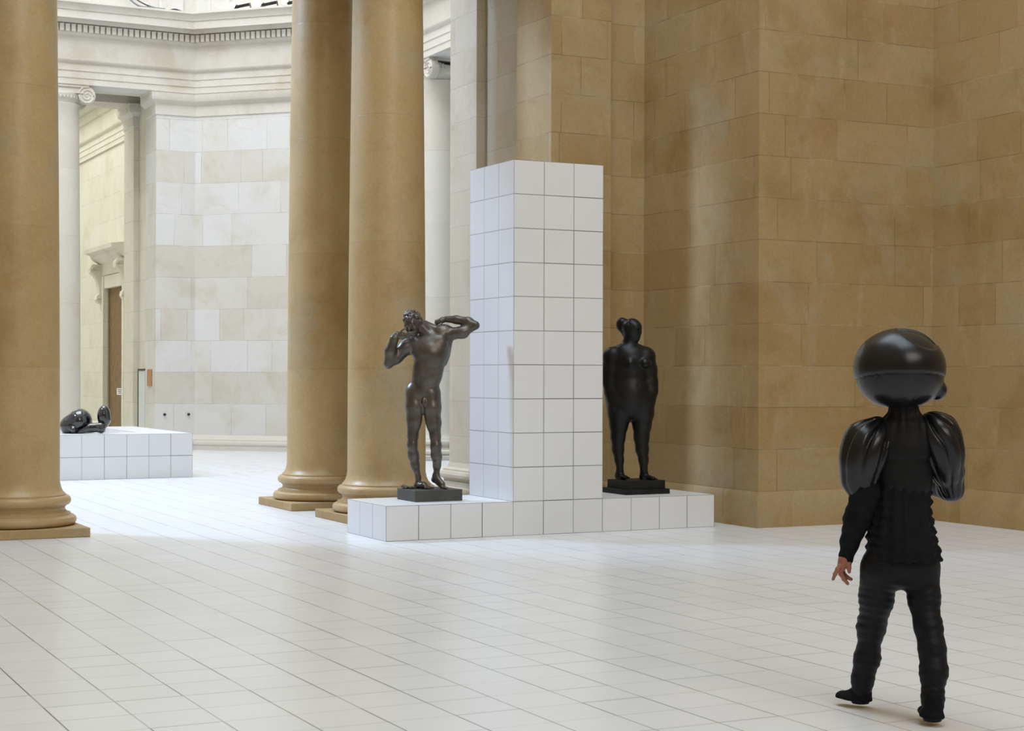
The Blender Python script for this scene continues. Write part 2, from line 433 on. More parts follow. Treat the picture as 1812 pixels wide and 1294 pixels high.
# band of capital mouldings running round the solid walls and the antae
CAPB = [(0.0, 20.62), (0.07, 20.66), (0.07, 21.28), (0.13, 21.33), (0.32, 21.50), (0.36, 21.56), (0.36, 22.0), (0.40, 22.02), (0.40, 22.08), (0.0, 22.08)]
def band(name, paths, mat, prof=CAPB, side=1):
    mb = MB()
    for k, p in enumerate(paths): sweep(mb, p, prof, side=side, u0=1.7 * k)
    return tag(mb.build(name, mat), kind='structure')
band('trim_octagon_capital_band', [[(18.9, 21.7), (18.9, 24.16), (21.4, 24.16)], [(21.4, 47.24), (18.9, 47.24), (18.9, 49.7), (10.9, 57.7), (8.44, 57.7), (8.44, 60.2)],
                         [(-14.64, 60.2), (-14.64, 57.7), (-17.1, 57.7), (-25.1, 49.7)]], M['trim'])
BASE = [(0.42, 0.0), (0.42, 0.27), (0.40, 0.27), (0.44, 0.33), (0.45, 0.42), (0.41, 0.53), (0.34, 0.56), (0.28, 0.58), (0.27, 0.66), (0.14, 0.80), (0.10, 0.86), (0.04, 0.91), (0.0, 0.93)]
band('baseboard_octagon', [[(21.4, 47.24), (18.9, 47.24), (18.9, 49.7), (10.9, 57.7), (8.44, 57.7)], [(10.5, 13.72), (10.9, 13.72), (18.9, 21.7), (18.9, 24.16), (21.4, 24.16)],
                           [(-14.64, 57.7), (-17.1, 57.7), (-25.1, 49.7), (-25.1, 21.7), (-17.1, 13.7)]], M['trim'], BASE)
BH = [(0.13, 0.0), (0.13, 0.82), (0.0, 1.11)]
band('baseboard_right', [[(18.88, -64), (18.88, -0.92), (12, -0.92), (12, 5.9), (10.52, 5.9), (10.52, 5.6), (10.1, 5.6)]], M['hall_base'], BH)
# moulded bases of the two antae by the tower
AB = [(0.53, 0.0), (0.53, 0.27), (0.44, 0.27), (0.50, 0.33), (0.52, 0.42), (0.48, 0.53), (0.31, 0.56), (0.31, 0.62), (0.20, 0.66), (0.15, 0.74), (0.18, 0.82), (0.28, 0.85), (0.34, 0.90), (0.36, 0.99), (0.31, 1.09), (0.18, 1.13), (0.18, 1.17), (0.06, 1.25), (0.0, 1.42)]
band('trim_front_pier_base', [[(10.1, 5.6), (8.2, 5.6), (8.2, 8.16), (8.55, 8.16)][::-1]], M['hall_base'], AB, side=-1)
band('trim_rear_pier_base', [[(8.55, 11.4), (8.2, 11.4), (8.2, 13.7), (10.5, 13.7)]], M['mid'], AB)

# attic of the octagon above the cornice, set back a little, with flat pilasters
mb = MB()
R2, O2 = octpoly(W + 0.35, S8 + 0.15), octpoly(W + 2.5, S8 + 1.04)
for i in range(8):
    j = (i + 1) % 8
    mb.prism([R2[i], R2[j], O2[j], O2[i]], ZT, ZC, 2.0 * i)
for i in range(8):
    a, b = Vector(R2[i]), Vector(R2[(i + 1) % 8]); d = (b - a).normalized(); nr = Vector((-d.y, d.x)); L = (b - a).length
    ts = (0.9, L - 2.4, 6.6, L - 8.4) if L > 20 else (0.9, L - 2.4)
    for t in ts:
        p, q = a + d * t, a + d * (t + 1.5)
        mb.prism([tuple(p), tuple(q), tuple(q + nr * 0.22), tuple(p + nr * 0.22)], ZT, 48)
tag(mb.build('wall_octagon_attic', M['pale']), kind='structure')

# gallery beyond the far opening
wall('wall_north_anta', [[(8.45, 63.35), (12.0, 63.35), (12.0, 65.9), (8.45, 65.9)], [(8.8, 60.2), (12, 60.2), (12, 63.35), (8.8, 63.35)]], M['warm'], z1=Z22)
wall('wall_north_right', [[(12.0, 65.9), (14.5, 65.9), (14.5, 80.2), (12.0, 80.2)], [(12.0, 85.9), (14.5, 85.9), (14.5, 130), (12.0, 130)],
                          ([(12.0, 80.2), (14.5, 80.2), (14.5, 85.9), (12.0, 85.9)], 11.3, 45.0), ([(12.0, 61.0), (14.5, 61.0), (14.5, 65.9), (12.0, 65.9)], 0, 45.0)], M['warm'], z1=45)
wall('wall_north_left', [[(-18.2, 60.2), (-20.5, 60.2), (-20.5, 130), (-18.2, 130)]], M['warm'], z1=45)
wall('wall_north_far', [[(-20.5, 130), (14.5, 130), (14.5, 133), (-20.5, 133)]], M['warm'], z1=45)
wall('trim_north_beam', [([(-18.2, 63.35), (12.0, 63.35), (12.0, 65.9), (-18.2, 65.9)], Z22, 45), ([(-18.2, 60.2), (12.0, 60.2), (12.0, 63.35), (-18.2, 63.35)], 23.5, ZT)], M['trim'])
band('trim_north_capital_band', [[(8.8, 63.35), (8.45, 63.35), (8.45, 65.9), (12.0, 65.9)]], M['trim'])
NENT = [(o, z) for o, z in ENT]
band('trim_north_entablature', [[(12.0, 65.95), (12.0, 130), (-18.2, 130)]], M['warm'], NENT)
band('trim_rear_soffit_moulding', [[(-14.6, 60.2), (8.44, 60.2)]], M['trim'], [(0.0, 22.1), (0.25, 22.1), (0.25, 22.35), (0.1, 22.6), (0.0, 22.6)])
band('baseboard_north', [[(12.0, 65.95), (12.0, 80.2)], [(12.0, 85.9), (12, 130)]], M['warm'], BASE)
# room beyond the right hand opening, closing walls
wall('wall_east', [[(44, 14), (46, 14), (46, 60), (44, 60)], [(21.4, 14), (46, 14), (46, 12), (21.4, 12)], [(21.4, 60), (46, 60), (46, 62), (21.4, 62)]], M['pale'], z1=42)
wall('wall_west', [[(-28, 13.7), (-30, 13.7), (-30, 62), (-28, 62)]], M['pale'], z1=42)
# ceilings with glazed openings
mb = MB()
mb.box(-30, 24, -67, 12, ZC, ZC + 1); mb.box(-30, 24, 12, 62, ZC, ZC + 1); mb.box(-21, 15, 62, 133, 45, 46); mb.box(21.4, 46, 12, 62, 42, 43)
mb.box(-18.2, 14.5, 60.2, 66, 45, 46)
tag(mb.build('ceiling', M['pale']), kind='structure')

# ------------------------------------------------------------------ columns
def shaft_prof(R, rt):
    p = [(R + 0.176, 1.13), (R + 0.176, 1.17), (R + 0.10, 1.24), (R + 0.04, 1.36), (R, 1.55)]
    for k in range(1, 13):
        t = k / 12.0
        p.append((R + (rt - R) * (t ** 1.7), 1.55 + (20.7 - 1.55) * t))
    return p + [(rt + 0.08, 20.85), (rt + 0.08, 20.95)]
def column(a, b, face, mat, label, R=1.27, rt=1.08, cap=True, off=0.0):
    root = empty('stone_column', (a * T, b * T, 0), face)
    tag(root, label, 'column', 'stone columns of the hall and the octagon')
    mb = MB(); mb.lathe(shaft_prof(R, rt), n=96); mb.build('shaft', mat, root)
    mb = MB()
    mb.lathe([(0.0, 0.27), (R + 0.33, 0.27), (R + 0.42, 0.30), (R + 0.47, 0.36), (R + 0.485, 0.43), (R + 0.46, 0.51), (R + 0.39, 0.56), (R + 0.31, 0.576), (R + 0.31, 0.63),
              (R + 0.21, 0.655), (R + 0.155, 0.72), (R + 0.155, 0.79), (R + 0.20, 0.83), (R + 0.20, 0.85), (R + 0.27, 0.87), (R + 0.315, 0.93), (R + 0.325, 1.0), (R + 0.30, 1.07), (R + 0.24, 1.125), (R + 0.17, 1.135), (0.0, 1.135)], n=96)
    mb.build('base', mat, root)
    mb = MB(); h = 1.8
    mb.prism([(-h, -h), (h, -h), (h, h), (-h, h)], 0.0, 0.27)
    o = mb.build('plinth', M['hall_base'] if mat is M['col'] else M['trim'], root)
    bv = o.modifiers.new('edge', 'BEVEL'); bv.width = 0.008; bv.segments = 2
    if cap:
        mb = MB()
        r = rt
        mb.lathe([(r + 0.08, 20.9), (r + 0.10, 20.95), (r + 0.03, 21.0), (r + 0.03, 21.1), (r + 0.16, 21.25), (r + 0.30, 21.45), (r + 0.30, 21.55), (0, 21.55)], n=72)
        for q in range(40):                              # egg and dart ring
            t = 2 * math.pi * q / 40
            c = Vector(((r + 0.22) * math.cos(t), (r + 0.22) * math.sin(t), 21.33))
            pts = [[c + Vector((0.07 * math.cos(p) * math.cos(w), 0.07 * math.sin(p) * math.cos(w), 0.13 * math.sin(w))) for w in (-1.5, -0.8, 0, 0.8, 1.5)] for p in [2 * math.pi * e / 8 for e in range(8)]]
            mb.grid(pts, list(range(9)), list(range(5)), True, True)
        for y0 in (-1, 1):                               # volutes on the two faces
            for x0 in (-1, 1):
                cx, cz, yf = x0 * 1.38, 21.46, y0 * (r + 0.12)
                N = 40; tb = []
                ringp = []
                for q in range(N):
                    t = 2 * math.pi * q / N
                    ringp.append((0.50 * math.cos(t), 0.53 * math.sin(t)))
                f0 = [(cx + x, yf, cz + z) for x, z in ringp]; f1 = [(cx + x * 0.95, yf - y0 * 0.42, cz + z * 0.95) for x, z in ringp]
                for q in range(N):
                    q2 = (q + 1) % N
                    mb.face([f0[q], f0[q2], f1[q2], f1[q]], smooth=True)
                mb.face(f0)
                mb.face(f1[::-1])
                sp = []; rr = []
                for q in range(66):
                    t = q / 65.0; an = math.pi / 2 - x0 * t * 2.6 * 2 * math.pi * -1
                    rad = 0.50 * (1 - t) ** 1.15 + 0.05
                    sp.append((cx + rad * math.cos(an), yf + y0 * 0.02, cz + rad * math.sin(an))); rr.append(0.055 * (1 - 0.55 * t))
                mb.tube(sp, rr, 6)
                # bolster of the scroll running back
                P = []
                for k in range(9):
                    t = k / 8.0; y = y0 * (r + 0.12 - t * (r + 0.12)); s = 0.95 - 0.42 * math.sin(math.pi * t * 0.5)
                    P.append([(cx + 0.5 * s * math.cos(2 * math.pi * q / 20), y, cz + 0.02 + 0.5 * s * math.sin(2 * math.pi * q / 20)) for q in range(21)])
                mb.grid(P, list(range(9)), list(range(21)), True)
                for k in (4.0, 5.2):
                    t = k / 8; y = y0 * (r + 0.12 - t * (r + 0.12)); s = 0.95 - 0.42 * math.sin(math.pi * t * 0.5) + 0.04
                    mb.tube([(cx + 0.5 * s * math.cos(2 * math.pi * q / 20), y, cz + 0.02 + 0.5 * s * math.sin(2 * math.pi * q / 20)) for q in range(21)], 0.035, 5)
            yf = y0 * (r + 0.12)
            mb.box(-1.38, 1.38, min(yf - y0 * 0.03, yf - y0 * 0.35), max(yf - y0 * 0.03, yf - y0 * 0.35), 21.58, 21.92)
            mb.tube([(-1.4, yf + y0 * 0.02, 21.95), (1.4, yf + y0 * 0.02, 21.95)], 0.05, 6)
            mb.tube([(-1.2, yf + y0 * 0.02, 21.58), (1.2, yf + y0 * 0.02, 21.58)], 0.045, 6)
        mb.box(-1.5, 1.5, -1.3, 1.3, 21.93, 22.08)
        mb.build('capital', M['trim'] if mat is not M['col'] else mat, root, sharp=50)
    return root
column(-8.97, 6.68, 0, M['col'], 'brown stone column at the left edge, its moulded base nearest the viewer')
column(2.8, 6.78, 0, M['col'], 'tan stone column directly behind the stretching bronze on the tiled plinth')
column(2.8, 12.75, 0, M['col'], 'tan stone column half hidden by its twin, second column from the left')
column(2.85, 58.95, 0, M['pale_col'], 'far pale column with scroll capital, half hidden by the leftmost brown column', rt=1.14)
column(20.15, 41.4, math.pi / 2, M['pale_col'], 'pale scroll-capital column in the gap between tan column and tiled tower', rt=1.14)

# ------------------------------------------------------------------ tiled plinths
def tiled(name, parts, a, b, label, cat='plinth'):
    root = empty(name, (a * T, b * T, 0))
    tag(root, label, cat)
    for pn, boxes in parts:
        mb = MB()
        for x0, x1, y0, y1, z0, z1 in boxes:
            fx = lambda pts, mi: mb.face(pts, mi=mi)
            fx([(x0, y0, z0), (x1, y0, z0), (x1, y0, z1), (x0, y0, z1)], 0); fx([(x1, y1, z0), (x0, y1, z0), (x0, y1, z1), (x1, y1, z1)], 0)
            fx([(x0, y1, z0), (x0, y0, z0), (x0, y0, z1), (x0, y1, z1)], 1); fx([(x1, y0, z0), (x1, y1, z0), (x1, y1, z1), (x1, y0, z1)], 1)
            fx([(x0, y0, z1), (x1, y0, z1), (x1, y1, z1), (x0, y1, z1)], 2); fx([(x0, y1, z0), (x1, y1, z0), (x1, y0, z0), (x0, y0, z0)], 2)
        mb.build(pn, [M['tile_x'], M['tile_y'], M['tile_top']], root, merge=False)
    return root
tiled('tiled_plinth', [('long_base', [(0, 11, 0, 3, 0, 1)]), ('tower', [(4, 7, 0, 3, 1, 11)])], 0, 0,
      'long low white tiled plinth with tall tiled tower, carrying two standing statues')
tiled('tiled_plinth', [('wall_of_tiles', [(-12.6, 0, 0, 2.2, 0, 2), (-12.6, 0, 8.5, 11, 0, 2), (-2, 0, 2.2, 8.5, 0, 2), (-12.6, -10.6, 2.2, 8.5, 0, 2)]), ('sunken_floor', [(-10.6, -2, 2.2, 8.5, 0, 1.65)])], 3.17, 30.85,
      'far white tiled platform two tiles high, black glossy sculpture on it')
# ------------------------------------------------------------------ smooth implicit modelling
def smin(a, b, k):
    h = np.maximum(k - np.abs(a - b), 0.0) / k
    return np.minimum(a, b) - h * h * k * 0.25
class Field:
    def __init__(s, lo, hi, h):
        s.h = h; s.lo = np.array(lo, float)
        s.n = [int(math.ceil((hi[i] - lo[i]) / h)) + 1 for i in range(3)]
        s.ax = [s.lo[i] + h * np.arange(s.n[i]) for i in range(3)]
        s.F = np.full(s.n, 0.15, np.float32)
    def _reg(s, lo, hi):
        sl = []
        for i in range(3):
            a = max(0, int((lo[i] - s.lo[i]) / s.h)); b = min(s.n[i], int((hi[i] - s.lo[i]) / s.h) + 2)
            if b <= a: return None, None
            sl.append(slice(a, b))
        g = np.meshgrid(*[s.ax[i][sl[i]] for i in range(3)], indexing='ij')
        return tuple(sl), np.stack(g, -1).astype(np.float32)
    def _put(s, sl, d, k, sub=False):
        if sub: s.F[sl] = -smin(-s.F[sl], d, k)
        else: s.F[sl] = smin(s.F[sl], d, k)
    def cap(s, p0, p1, r0, r1=None, k=0.02, flat=None, sub=False, pinch=0.0):
        r1 = r0 if r1 is None else r1
        p0, p1 = np.array(p0, np.float32), np.array(p1, np.float32)
        m = max(r0, r1) * 1.15 + k + 2 * s.h + abs(pinch)
        sl, P = s._reg(np.minimum(p0, p1) - m, np.maximum(p0, p1) + m)
        if sl is None: return s
        d = p1 - p0; L2 = float(d @ d) + 1e-9
        t = np.clip(((P - p0) @ d) / L2, 0, 1)
        q = P - p0 - t[..., None] * d
        sc_ = 1.0
        if flat is not None:
            n = np.array(flat[0], np.float32); n /= np.linalg.norm(n); f = flat[1]
            c = q @ n
            q = q + (c * (1.0 / f - 1.0))[..., None] * n; sc_ = min(1.0, f)
        r = r0 + (r1 - r0) * t + pinch * np.sin(math.pi * t)
        s._put(sl, (np.sqrt((q * q).sum(-1)) - r) * sc_, k, sub)
        return s
    def ell(s, c, r, rot=(0, 0, 0), k=0.02, sub=False):
        c = np.array(c, np.float32); r = np.array(r, np.float32)
        m = float(r.max()) + k + 2 * s.h
        sl, P = s._reg(c - m, c + m)
        if sl is None: return s
        from mathutils import Euler
        R = np.array(Euler(rot).to_matrix(), np.float32)
        q = (P - c) @ R
        k0 = np.sqrt(((q / r) ** 2).sum(-1)) + 1e-6; k1 = np.sqrt(((q / (r * r)) ** 2).sum(-1)) + 1e-6
        s._put(sl, k0 * (k0 - 1) / k1, k, sub)
        return s
    def box(s, c, b, rad=0.01, k=0.01, rot=(0, 0, 0), sub=False):
        c = np.array(c, np.float32); b = np.array(b, np.float32)
        m = float(np.linalg.norm(b)) + k + 2 * s.h
        sl, P = s._reg(c - m, c + m)
        from mathutils import Euler
        q = np.abs((P - c) @ np.array(Euler(rot).to_matrix(), np.float32)) - (b - rad)
        d = np.sqrt((np.maximum(q, 0) ** 2).sum(-1)) + np.minimum(q.max(-1), 0) - rad
        s._put(sl, d, k, sub); return s
    def warp(s, fn, lo=None, hi=None):
        """add a displacement (metres, positive = inwards) computed by fn(x, y, z)"""
        if lo is None: lo = s.lo; hi = s.lo + s.h * np.array(s.n)
        sl, P = s._reg(np.array(lo), np.array(hi))
        s.F[sl] += fn(P[..., 0], P[..., 1], P[..., 2]).astype(np.float32)
        return s
    def mesh(s):
        F = s.F; F = np.pad(F, 1, constant_values=0.1)
        lo = s.lo - s.h
        S = F < 0
        nx, ny, nz = F.shape
        c = [S[i:nx - 1 + i, j:ny - 1 + j, k:nz - 1 + k] for i in (0, 1) for j in (0, 1) for k in (0, 1)]
        tot = sum(x.astype(np.int8) for x in c)
        I, J, K = np.nonzero((tot > 0) & (tot < 8))
        idx = np.full((nx - 1, ny - 1, nz - 1), -1, np.int64); idx[I, J, K] = np.arange(len(I))
        acc = np.zeros((len(I), 3)); cnt = np.zeros(len(I))
        for ax in range(3):
            o = [0, 0, 0]
            others = [a for a in range(3) if a != ax]
            for u in (0, 1):
                for v in (0, 1):
                    o = [0, 0, 0]; o[others[0]] = u; o[others[1]] = v
                    e = list(o); e[ax] = 1
                    a = F[I + o[0], J + o[1], K + o[2]].astype(float); b = F[I + e[0], J + e[1], K + e[2]].astype(float)
                    m = (a < 0) != (b < 0)
                    t = np.where(m, a / np.where(m, a - b, 1.0), 0.0)
                    p = np.tile(np.array(o, float), (len(I), 1)); p[:, ax] += t
                    acc += p * m[:, None]; cnt += m
        V = lo + s.h * (np.stack([I, J, K], 1) + acc / cnt[:, None])
        faces = []
        for ax in range(3):
            u, v = [(1, 2), (2, 0), (0, 1)][ax]
            sa = [slice(1, n - 1) for n in F.shape]; sb = list(sa)
            sa = [slice(0, F.shape[i] - 1) if i == ax else slice(1, F.shape[i] - 1) for i in range(3)]
            sb = [slice(1, F.shape[i]) if i == ax else slice(1, F.shape[i] - 1) for i in range(3)]
            A, B = S[tuple(sa)], S[tuple(sb)]
            for sgn in (0, 1):
                q = np.nonzero(A & ~B) if sgn == 0 else np.nonzero(~A & B)
                g = [q[i] + (0 if i == ax else 1) for i in range(3)]
                def cell(du, dv):
                    h = list(g); h[u] = h[u] - du; h[v] = h[v] - dv
                    return idx[h[0], h[1], h[2]]
                f = np.stack([cell(1, 1), cell(0, 1), cell(0, 0), cell(1, 0)], 1)
                faces.append(f if sgn == 0 else f[:, ::-1])
        return V, np.concatenate(faces)
def pn(seed, f):
    """cheap smooth pseudo noise in about -1..1"""
    r = np.random.RandomState(seed)
    W = r.normal(size=(6, 3)) * f; ph = r.uniform(0, 6.28, 6)
    return lambda x, y, z: sum(np.sin(W[i, 0] * x + W[i, 1] * y + W[i, 2] * z + ph[i]) for i in range(6)) / 3.0
def blob(name, fields, mat, parent=None, relax=1, decimate=0):
    Vs, Fs, o = [], [], 0
    for f in (fields if isinstance(fields, list) else [fields]):
        V, Q = f.mesh()
        for _ in range(relax):                         # one pass of neighbour averaging takes the grid steps out
            acc = np.zeros_like(V); cnt = np.zeros(len(V))
            for a in range(4):
                b = (a + 1) % 4
                np.add.at(acc, Q[:, a], V[Q[:, b]]); np.add.at(cnt, Q[:, a], 1)
                np.add.at(acc, Q[:, b], V[Q[:, a]]); np.add.at(cnt, Q[:, b], 1)
            V = V * 0.5 + 0.5 * acc / cnt[:, None]
        Vs.append(V); Fs.append(Q + o); o += len(V)
    V, Q = np.concatenate(Vs), np.concatenate(Fs)
    me = bpy.data.meshes.new(name)
    me.vertices.add(len(V)); me.vertices.foreach_set('co', V.astype(np.float32).ravel())
    me.loops.add(Q.size); me.loops.foreach_set('vertex_index', Q.astype(np.int32).ravel())
    me.polygons.add(len(Q)); me.polygons.foreach_set('loop_start', np.arange(0, Q.size, 4, dtype=np.int32))
    me.polygons.foreach_set('use_smooth', np.ones(len(Q), bool))
    me.update(calc_edges=True); me.validate()
    return link(name, me, mat, parent)

class Spot:
    """a local frame standing in the room: x to the viewer's right, y away, z up; q() reads photograph coordinates at a given depth"""
    def __init__(s, px, Ym, zbase=0.0):
        s.Y = Ym; s.xo = (px - CX) / FPX * Ym; s.zb = zbase
        f = Vector((math.sin(YAW), math.cos(YAW))); r = Vector((math.cos(YAW), -math.sin(YAW)))
        c = Vector((CAM_A * T, CAM_B * T))
        w = c + f * Ym + r * s.xo
        s.loc = (w.x, w.y, zbase)
    def q(s, px, py, dy=0.0):
        dx, dv = px - CX, py - HY
        cr, sr = math.cos(ROLL), math.sin(ROLL)
        dx, dv = dx * cr + dv * sr, -dx * sr + dv * cr
        Y = s.Y + dy
        return (dx / FPX * Y - s.xo, dy, HT * T - dv / FPX * Y - s.zb)
    def r(s, px): return px / FPX * s.Y

def fingers(F, base, dirs, lens, rads, k=0.003):
    """chains of three phalanges; dirs is a list of three unit-ish directions per finger"""
    for b, ds, L, r in zip(base, dirs, lens, rads):
        p = Vector(b)
        for j, d in enumerate(ds):
            l = L * (0.45, 0.32, 0.26)[j]
            n = p + Vector(d).normalized() * l
            F.cap(p, n, r * (1.0, 0.92, 0.84)[j], r * (0.92, 0.84, 0.72)[j], k=k)
            p = n

def bronze(name, c0, c1, rough, metal, nscale=7.0, spec=0.5):
    m = NT(name)
    geo = m.n('ShaderNodeNewGeometry').outputs['Position']
    a = m.noise(geo, nscale, 5.0, 0.6); b = m.noise(geo, 60.0, 4.0, 0.6)
    m.put(m.b.inputs['Base Color'], m.mix(m.smooth(a, 0.35, 0.7), c0, c1))
    m.put(m.b.inputs['Roughness'], m.math('MULTIPLY_ADD', b, 0.2, rough - 0.1))
    m.b.inputs['Metallic'].default_value = metal
    m.b.inputs['Specular IOR Level'].default_value = spec
    m.bump(b, 0.15, 0.003)
    return m.m
M['bronze'] = bronze('brown_bronze', (0.085, 0.075, 0.065), (0.135, 0.12, 0.104), 0.33, 0.6)
M['bronze_base'] = bronze('bronze_block', (0.055, 0.055, 0.050), (0.075, 0.073, 0.066), 0.6, 0.1)
M['blackwood'] = bronze('black_patina', (0.007, 0.007, 0.007), (0.012, 0.012, 0.012), 0.36, 0.0, spec=0.28)
M['blackbase'] = bronze('black_block', (0.012, 0.012, 0.011), (0.02, 0.02, 0.019), 0.55, 0.0, spec=0.2)
M['gloss'] = plain('black_gloss', (0.006, 0.006, 0.008), 0.06, coat=1.0)
def cloth(name, col, rough, sheen, bs, bd, scale=120.0, coat=0.0, spec=0.5):
    m = NT(name)
    geo = m.n('ShaderNodeNewGeometry').outputs['Position']
    a = m.noise(geo, 9.0, 4.0); b = m.noise(geo, scale, 3.0)
    m.put(m.b.inputs['Base Color'], m.mix(m.smooth(a, 0.3, 0.7), col, tuple(x * 1.5 for x in col)))
    m.put(m.b.inputs['Roughness'], m.math('MULTIPLY_ADD', a, 0.16, rough - 0.08))
    m.b.inputs['Sheen Weight'].default_value = sheen
    m.b.inputs['Sheen Tint'].default_value = (0.4, 0.5, 0.65, 1)
    m.b.inputs['Specular IOR Level'].default_value = spec
    m.b.inputs['Coat Weight'].default_value = coat
    m.b.inputs['Coat Roughness'].default_value = 0.25
    m.bump(b, bs, bd)
    return m.m
M['leather'] = cloth('black_leather', (0.005, 0.006, 0.008), 0.30, 0.0, 0.10, 0.002, 160, spec=0.42)
M['dull_leather'] = cloth('dull_black_leather', (0.006, 0.007, 0.008), 0.50, 0.0, 0.2, 0.003, 90, spec=0.18)
M['jersey'] = cloth('black_jersey', (0.006, 0.007, 0.009), 0.7, 0.0, 0.3, 0.002, 200, spec=0.10)
M['trouser'] = cloth('black_trouser_cloth', (0.006, 0.007, 0.009), 0.5, 0.0, 0.2, 0.003, 120, spec=0.16)
def skin_mat():
    m = NT('skin')
    geo = m.n('ShaderNodeNewGeometry').outputs['Position']
    a = m.noise(geo, 40.0, 3.0)
    m.put(m.b.inputs['Base Color'], m.mix(a, (0.27, 0.10, 0.07), (0.36, 0.155, 0.105)))
    m.b.inputs['Roughness'].default_value = 0.5
    m.b.inputs['Subsurface Weight'].default_value = 0.1
    m.b.inputs['Subsurface Radius'].default_value = (0.01, 0.004, 0.002)
    return m.m
M['skin'] = skin_mat()

# ------------------------------------------------------------------ performer in black, seen from behind
def performer():
    s = Spot(1597, 23.0 * T)
    q, R = s.q, s.r
    root = empty('person', s.loc, -YAW)
    tag(root, 'person in black leather costume with puffed shoulders and huge round headpiece, back to viewer', 'person')
    hipL, kneeL, ankL = q(1566, 1000, 0.0), q(1543, 1112, 0.13), q(1527, 1234, 0.20)
    hipR, kneeR, ankR = q(1630, 1000, -0.01), q(1650, 1120, -0.10), q(1654, 1258, -0.20)
    neck, chest, waist, pelvis = q(1598, 728), q(1599, 790), q(1597, 885), q(1598, 975)
    wrL = q(1499.5, 984, 0.05); elL = q(1530, 884, -0.02); shL = q(1550, 765)
    shR = q(1652, 765); elR = q(1684, 862, 0.10); wrR = q(1640, 800, 0.30)
    # body under the clothes, with the bare left hand
    B = Field((-0.50, -0.35, 0.0), (0.45, 0.50, 1.74), 0.010)
    B.cap(pelvis, waist, 0.11, 0.088, 0.03, flat=((0, 1, 0), 0.62)).cap(waist, chest, 0.088, 0.095, 0.03, flat=((0, 1, 0), 0.60))
    B.cap(q(1568, 775), q(1634, 775), 0.042, 0.042, 0.03).cap(chest, neck, 0.055, 0.045, 0.03).cap(neck, q(1594, 690), 0.048, 0.048, 0.03)
    B.ell(q(1593, 664, 0.02), (0.08, 0.10, 0.12), k=0.03).cap(q(1593, 672, 0.13), q(1593, 666, 0.14), 0.014, 0.012, 0.01)
    lg = [(q(1558, 1005), R(35)), (q(1552, 1055, 0.05), R(29.5)), (q(1544, 1108, 0.12), R(23.5)), (q(1537, 1160, 0.16), R(21.5)), (q(1530, 1200, 0.18), R(19)), (q(1525, 1240, 0.20), R(15.5))]
    rg = [(q(1631, 1005), R(33)), (q(1637, 1055, -0.03), R(27)), (q(1644, 1105, -0.08), R(23.5)), (q(1652, 1145, -0.12), R(22.5)), (q(1655, 1185, -0.15), R(22)), (q(1654, 1232, -0.18), R(19)), (q(1653.5, 1262, -0.20), R(17))]
    for g in (lg, rg):
        for (a, ra), (b, rb) in zip(g[:-1], g[1:-1]): B.cap(a, b, ra * 0.66, rb * 0.66, 0.02)
        e, e2 = Vector(g[-2][0]), Vector(g[-1][0]); B.cap(e, (e2.x, e2.y, 0.085), 0.026, 0.020, 0.01)
    B.cap(shL, elL, 0.04, 0.035, 0.02).cap(elL, wrL, 0.034, 0.021, 0.01)
    B.cap(shR, elR, 0.045, 0.038, 0.03).cap(elR, wrR, 0.036, 0.024, 0.02).ell(wrR, (0.035, 0.045, 0.02), k=0.02)
    H = Field((wrL[0] - 0.11, wrL[1] - 0.09, wrL[2] - 0.17), (wrL[0] + 0.09, wrL[1] + 0.10, wrL[2] + 0.06), 0.0022)
    y0 = wrL[1]
    hq = lambda x, y, dy=0.0: q(1460 + x / 14.375, 960 + y / 14.375, y0 + dy)
    H.cap(hq(545, 290), hq(520, 400), 0.026, 0.024, 0.01, flat=((0, 1, 0), 0.8))
    H.cap(hq(500, 400), hq(440, 600), 0.024, 0.020, 0.012, flat=((0, 1, 0), 1.35))
    H.cap(hq(470, 430, -0.012), hq(425, 640, -0.012), 0.018, 0.015, 0.01).cap(hq(500, 430, 0.015), hq(440, 640, 0.022), 0.018, 0.014, 0.01)
    def chain(pts, rs, k=0.004):
        for i in range(len(pts) - 1): H.cap(pts[i], pts[i + 1], rs[i], rs[i + 1], k)
        for p, r in zip(pts[1:-1], rs[1:-1]): H.ell(p, (r * 1.1,) * 3, k=0.003)
    chain([hq(590, 400, -0.01), hq(625, 500, -0.018), hq(632, 600, -0.022), hq(640, 705, -0.02)], [0.014, 0.0115, 0.0105, 0.008])     # thumb
    H.cap(hq(520, 420), hq(610, 470, -0.01), 0.018, 0.013, 0.012)
    chain([hq(400, 560, -0.022), hq(345, 640, -0.026), hq(285, 760, -0.024), hq(232, 895, -0.018)], [0.0115, 0.0100, 0.0090, 0.0070])   # little finger
    chain([hq(420, 640, -0.006), hq(430, 760, -0.004), hq(510, 890, -0.002), hq(600, 1005, 0.0)], [0.0120, 0.0108, 0.0098, 0.0078])
    chain([hq(450, 640, 0.012), hq(470, 740, 0.018), hq(570, 840, 0.020), hq(690, 893, 0.018)], [0.0120, 0.0108, 0.0096, 0.0078])
    chain([hq(455, 620, 0.030), hq(480, 720, 0.040), hq(540, 800, 0.050), hq(620, 845, 0.050)], [0.0115, 0.0105, 0.0092, 0.0075])
    blob('body', [B, H], M['skin'], root, relax=1)
    # trousers with wrinkles
    P = Field((-0.30, -0.36, 0.02), (0.30, 0.40, 1.02), 0.0065)
    P.cap(q(1583, 968), q(1612, 968), 0.115, 0.115, 0.04, flat=((0, 1, 0), 0.80)).cap(q(1576, 1002), q(1620, 1002), 0.10, 0.10, 0.05)
    P.ell(q(1574, 990, -0.03), (0.08, 0.075, 0.08), k=0.05).ell(q(1622, 990, -0.03), (0.08, 0.075, 0.08), k=0.05)
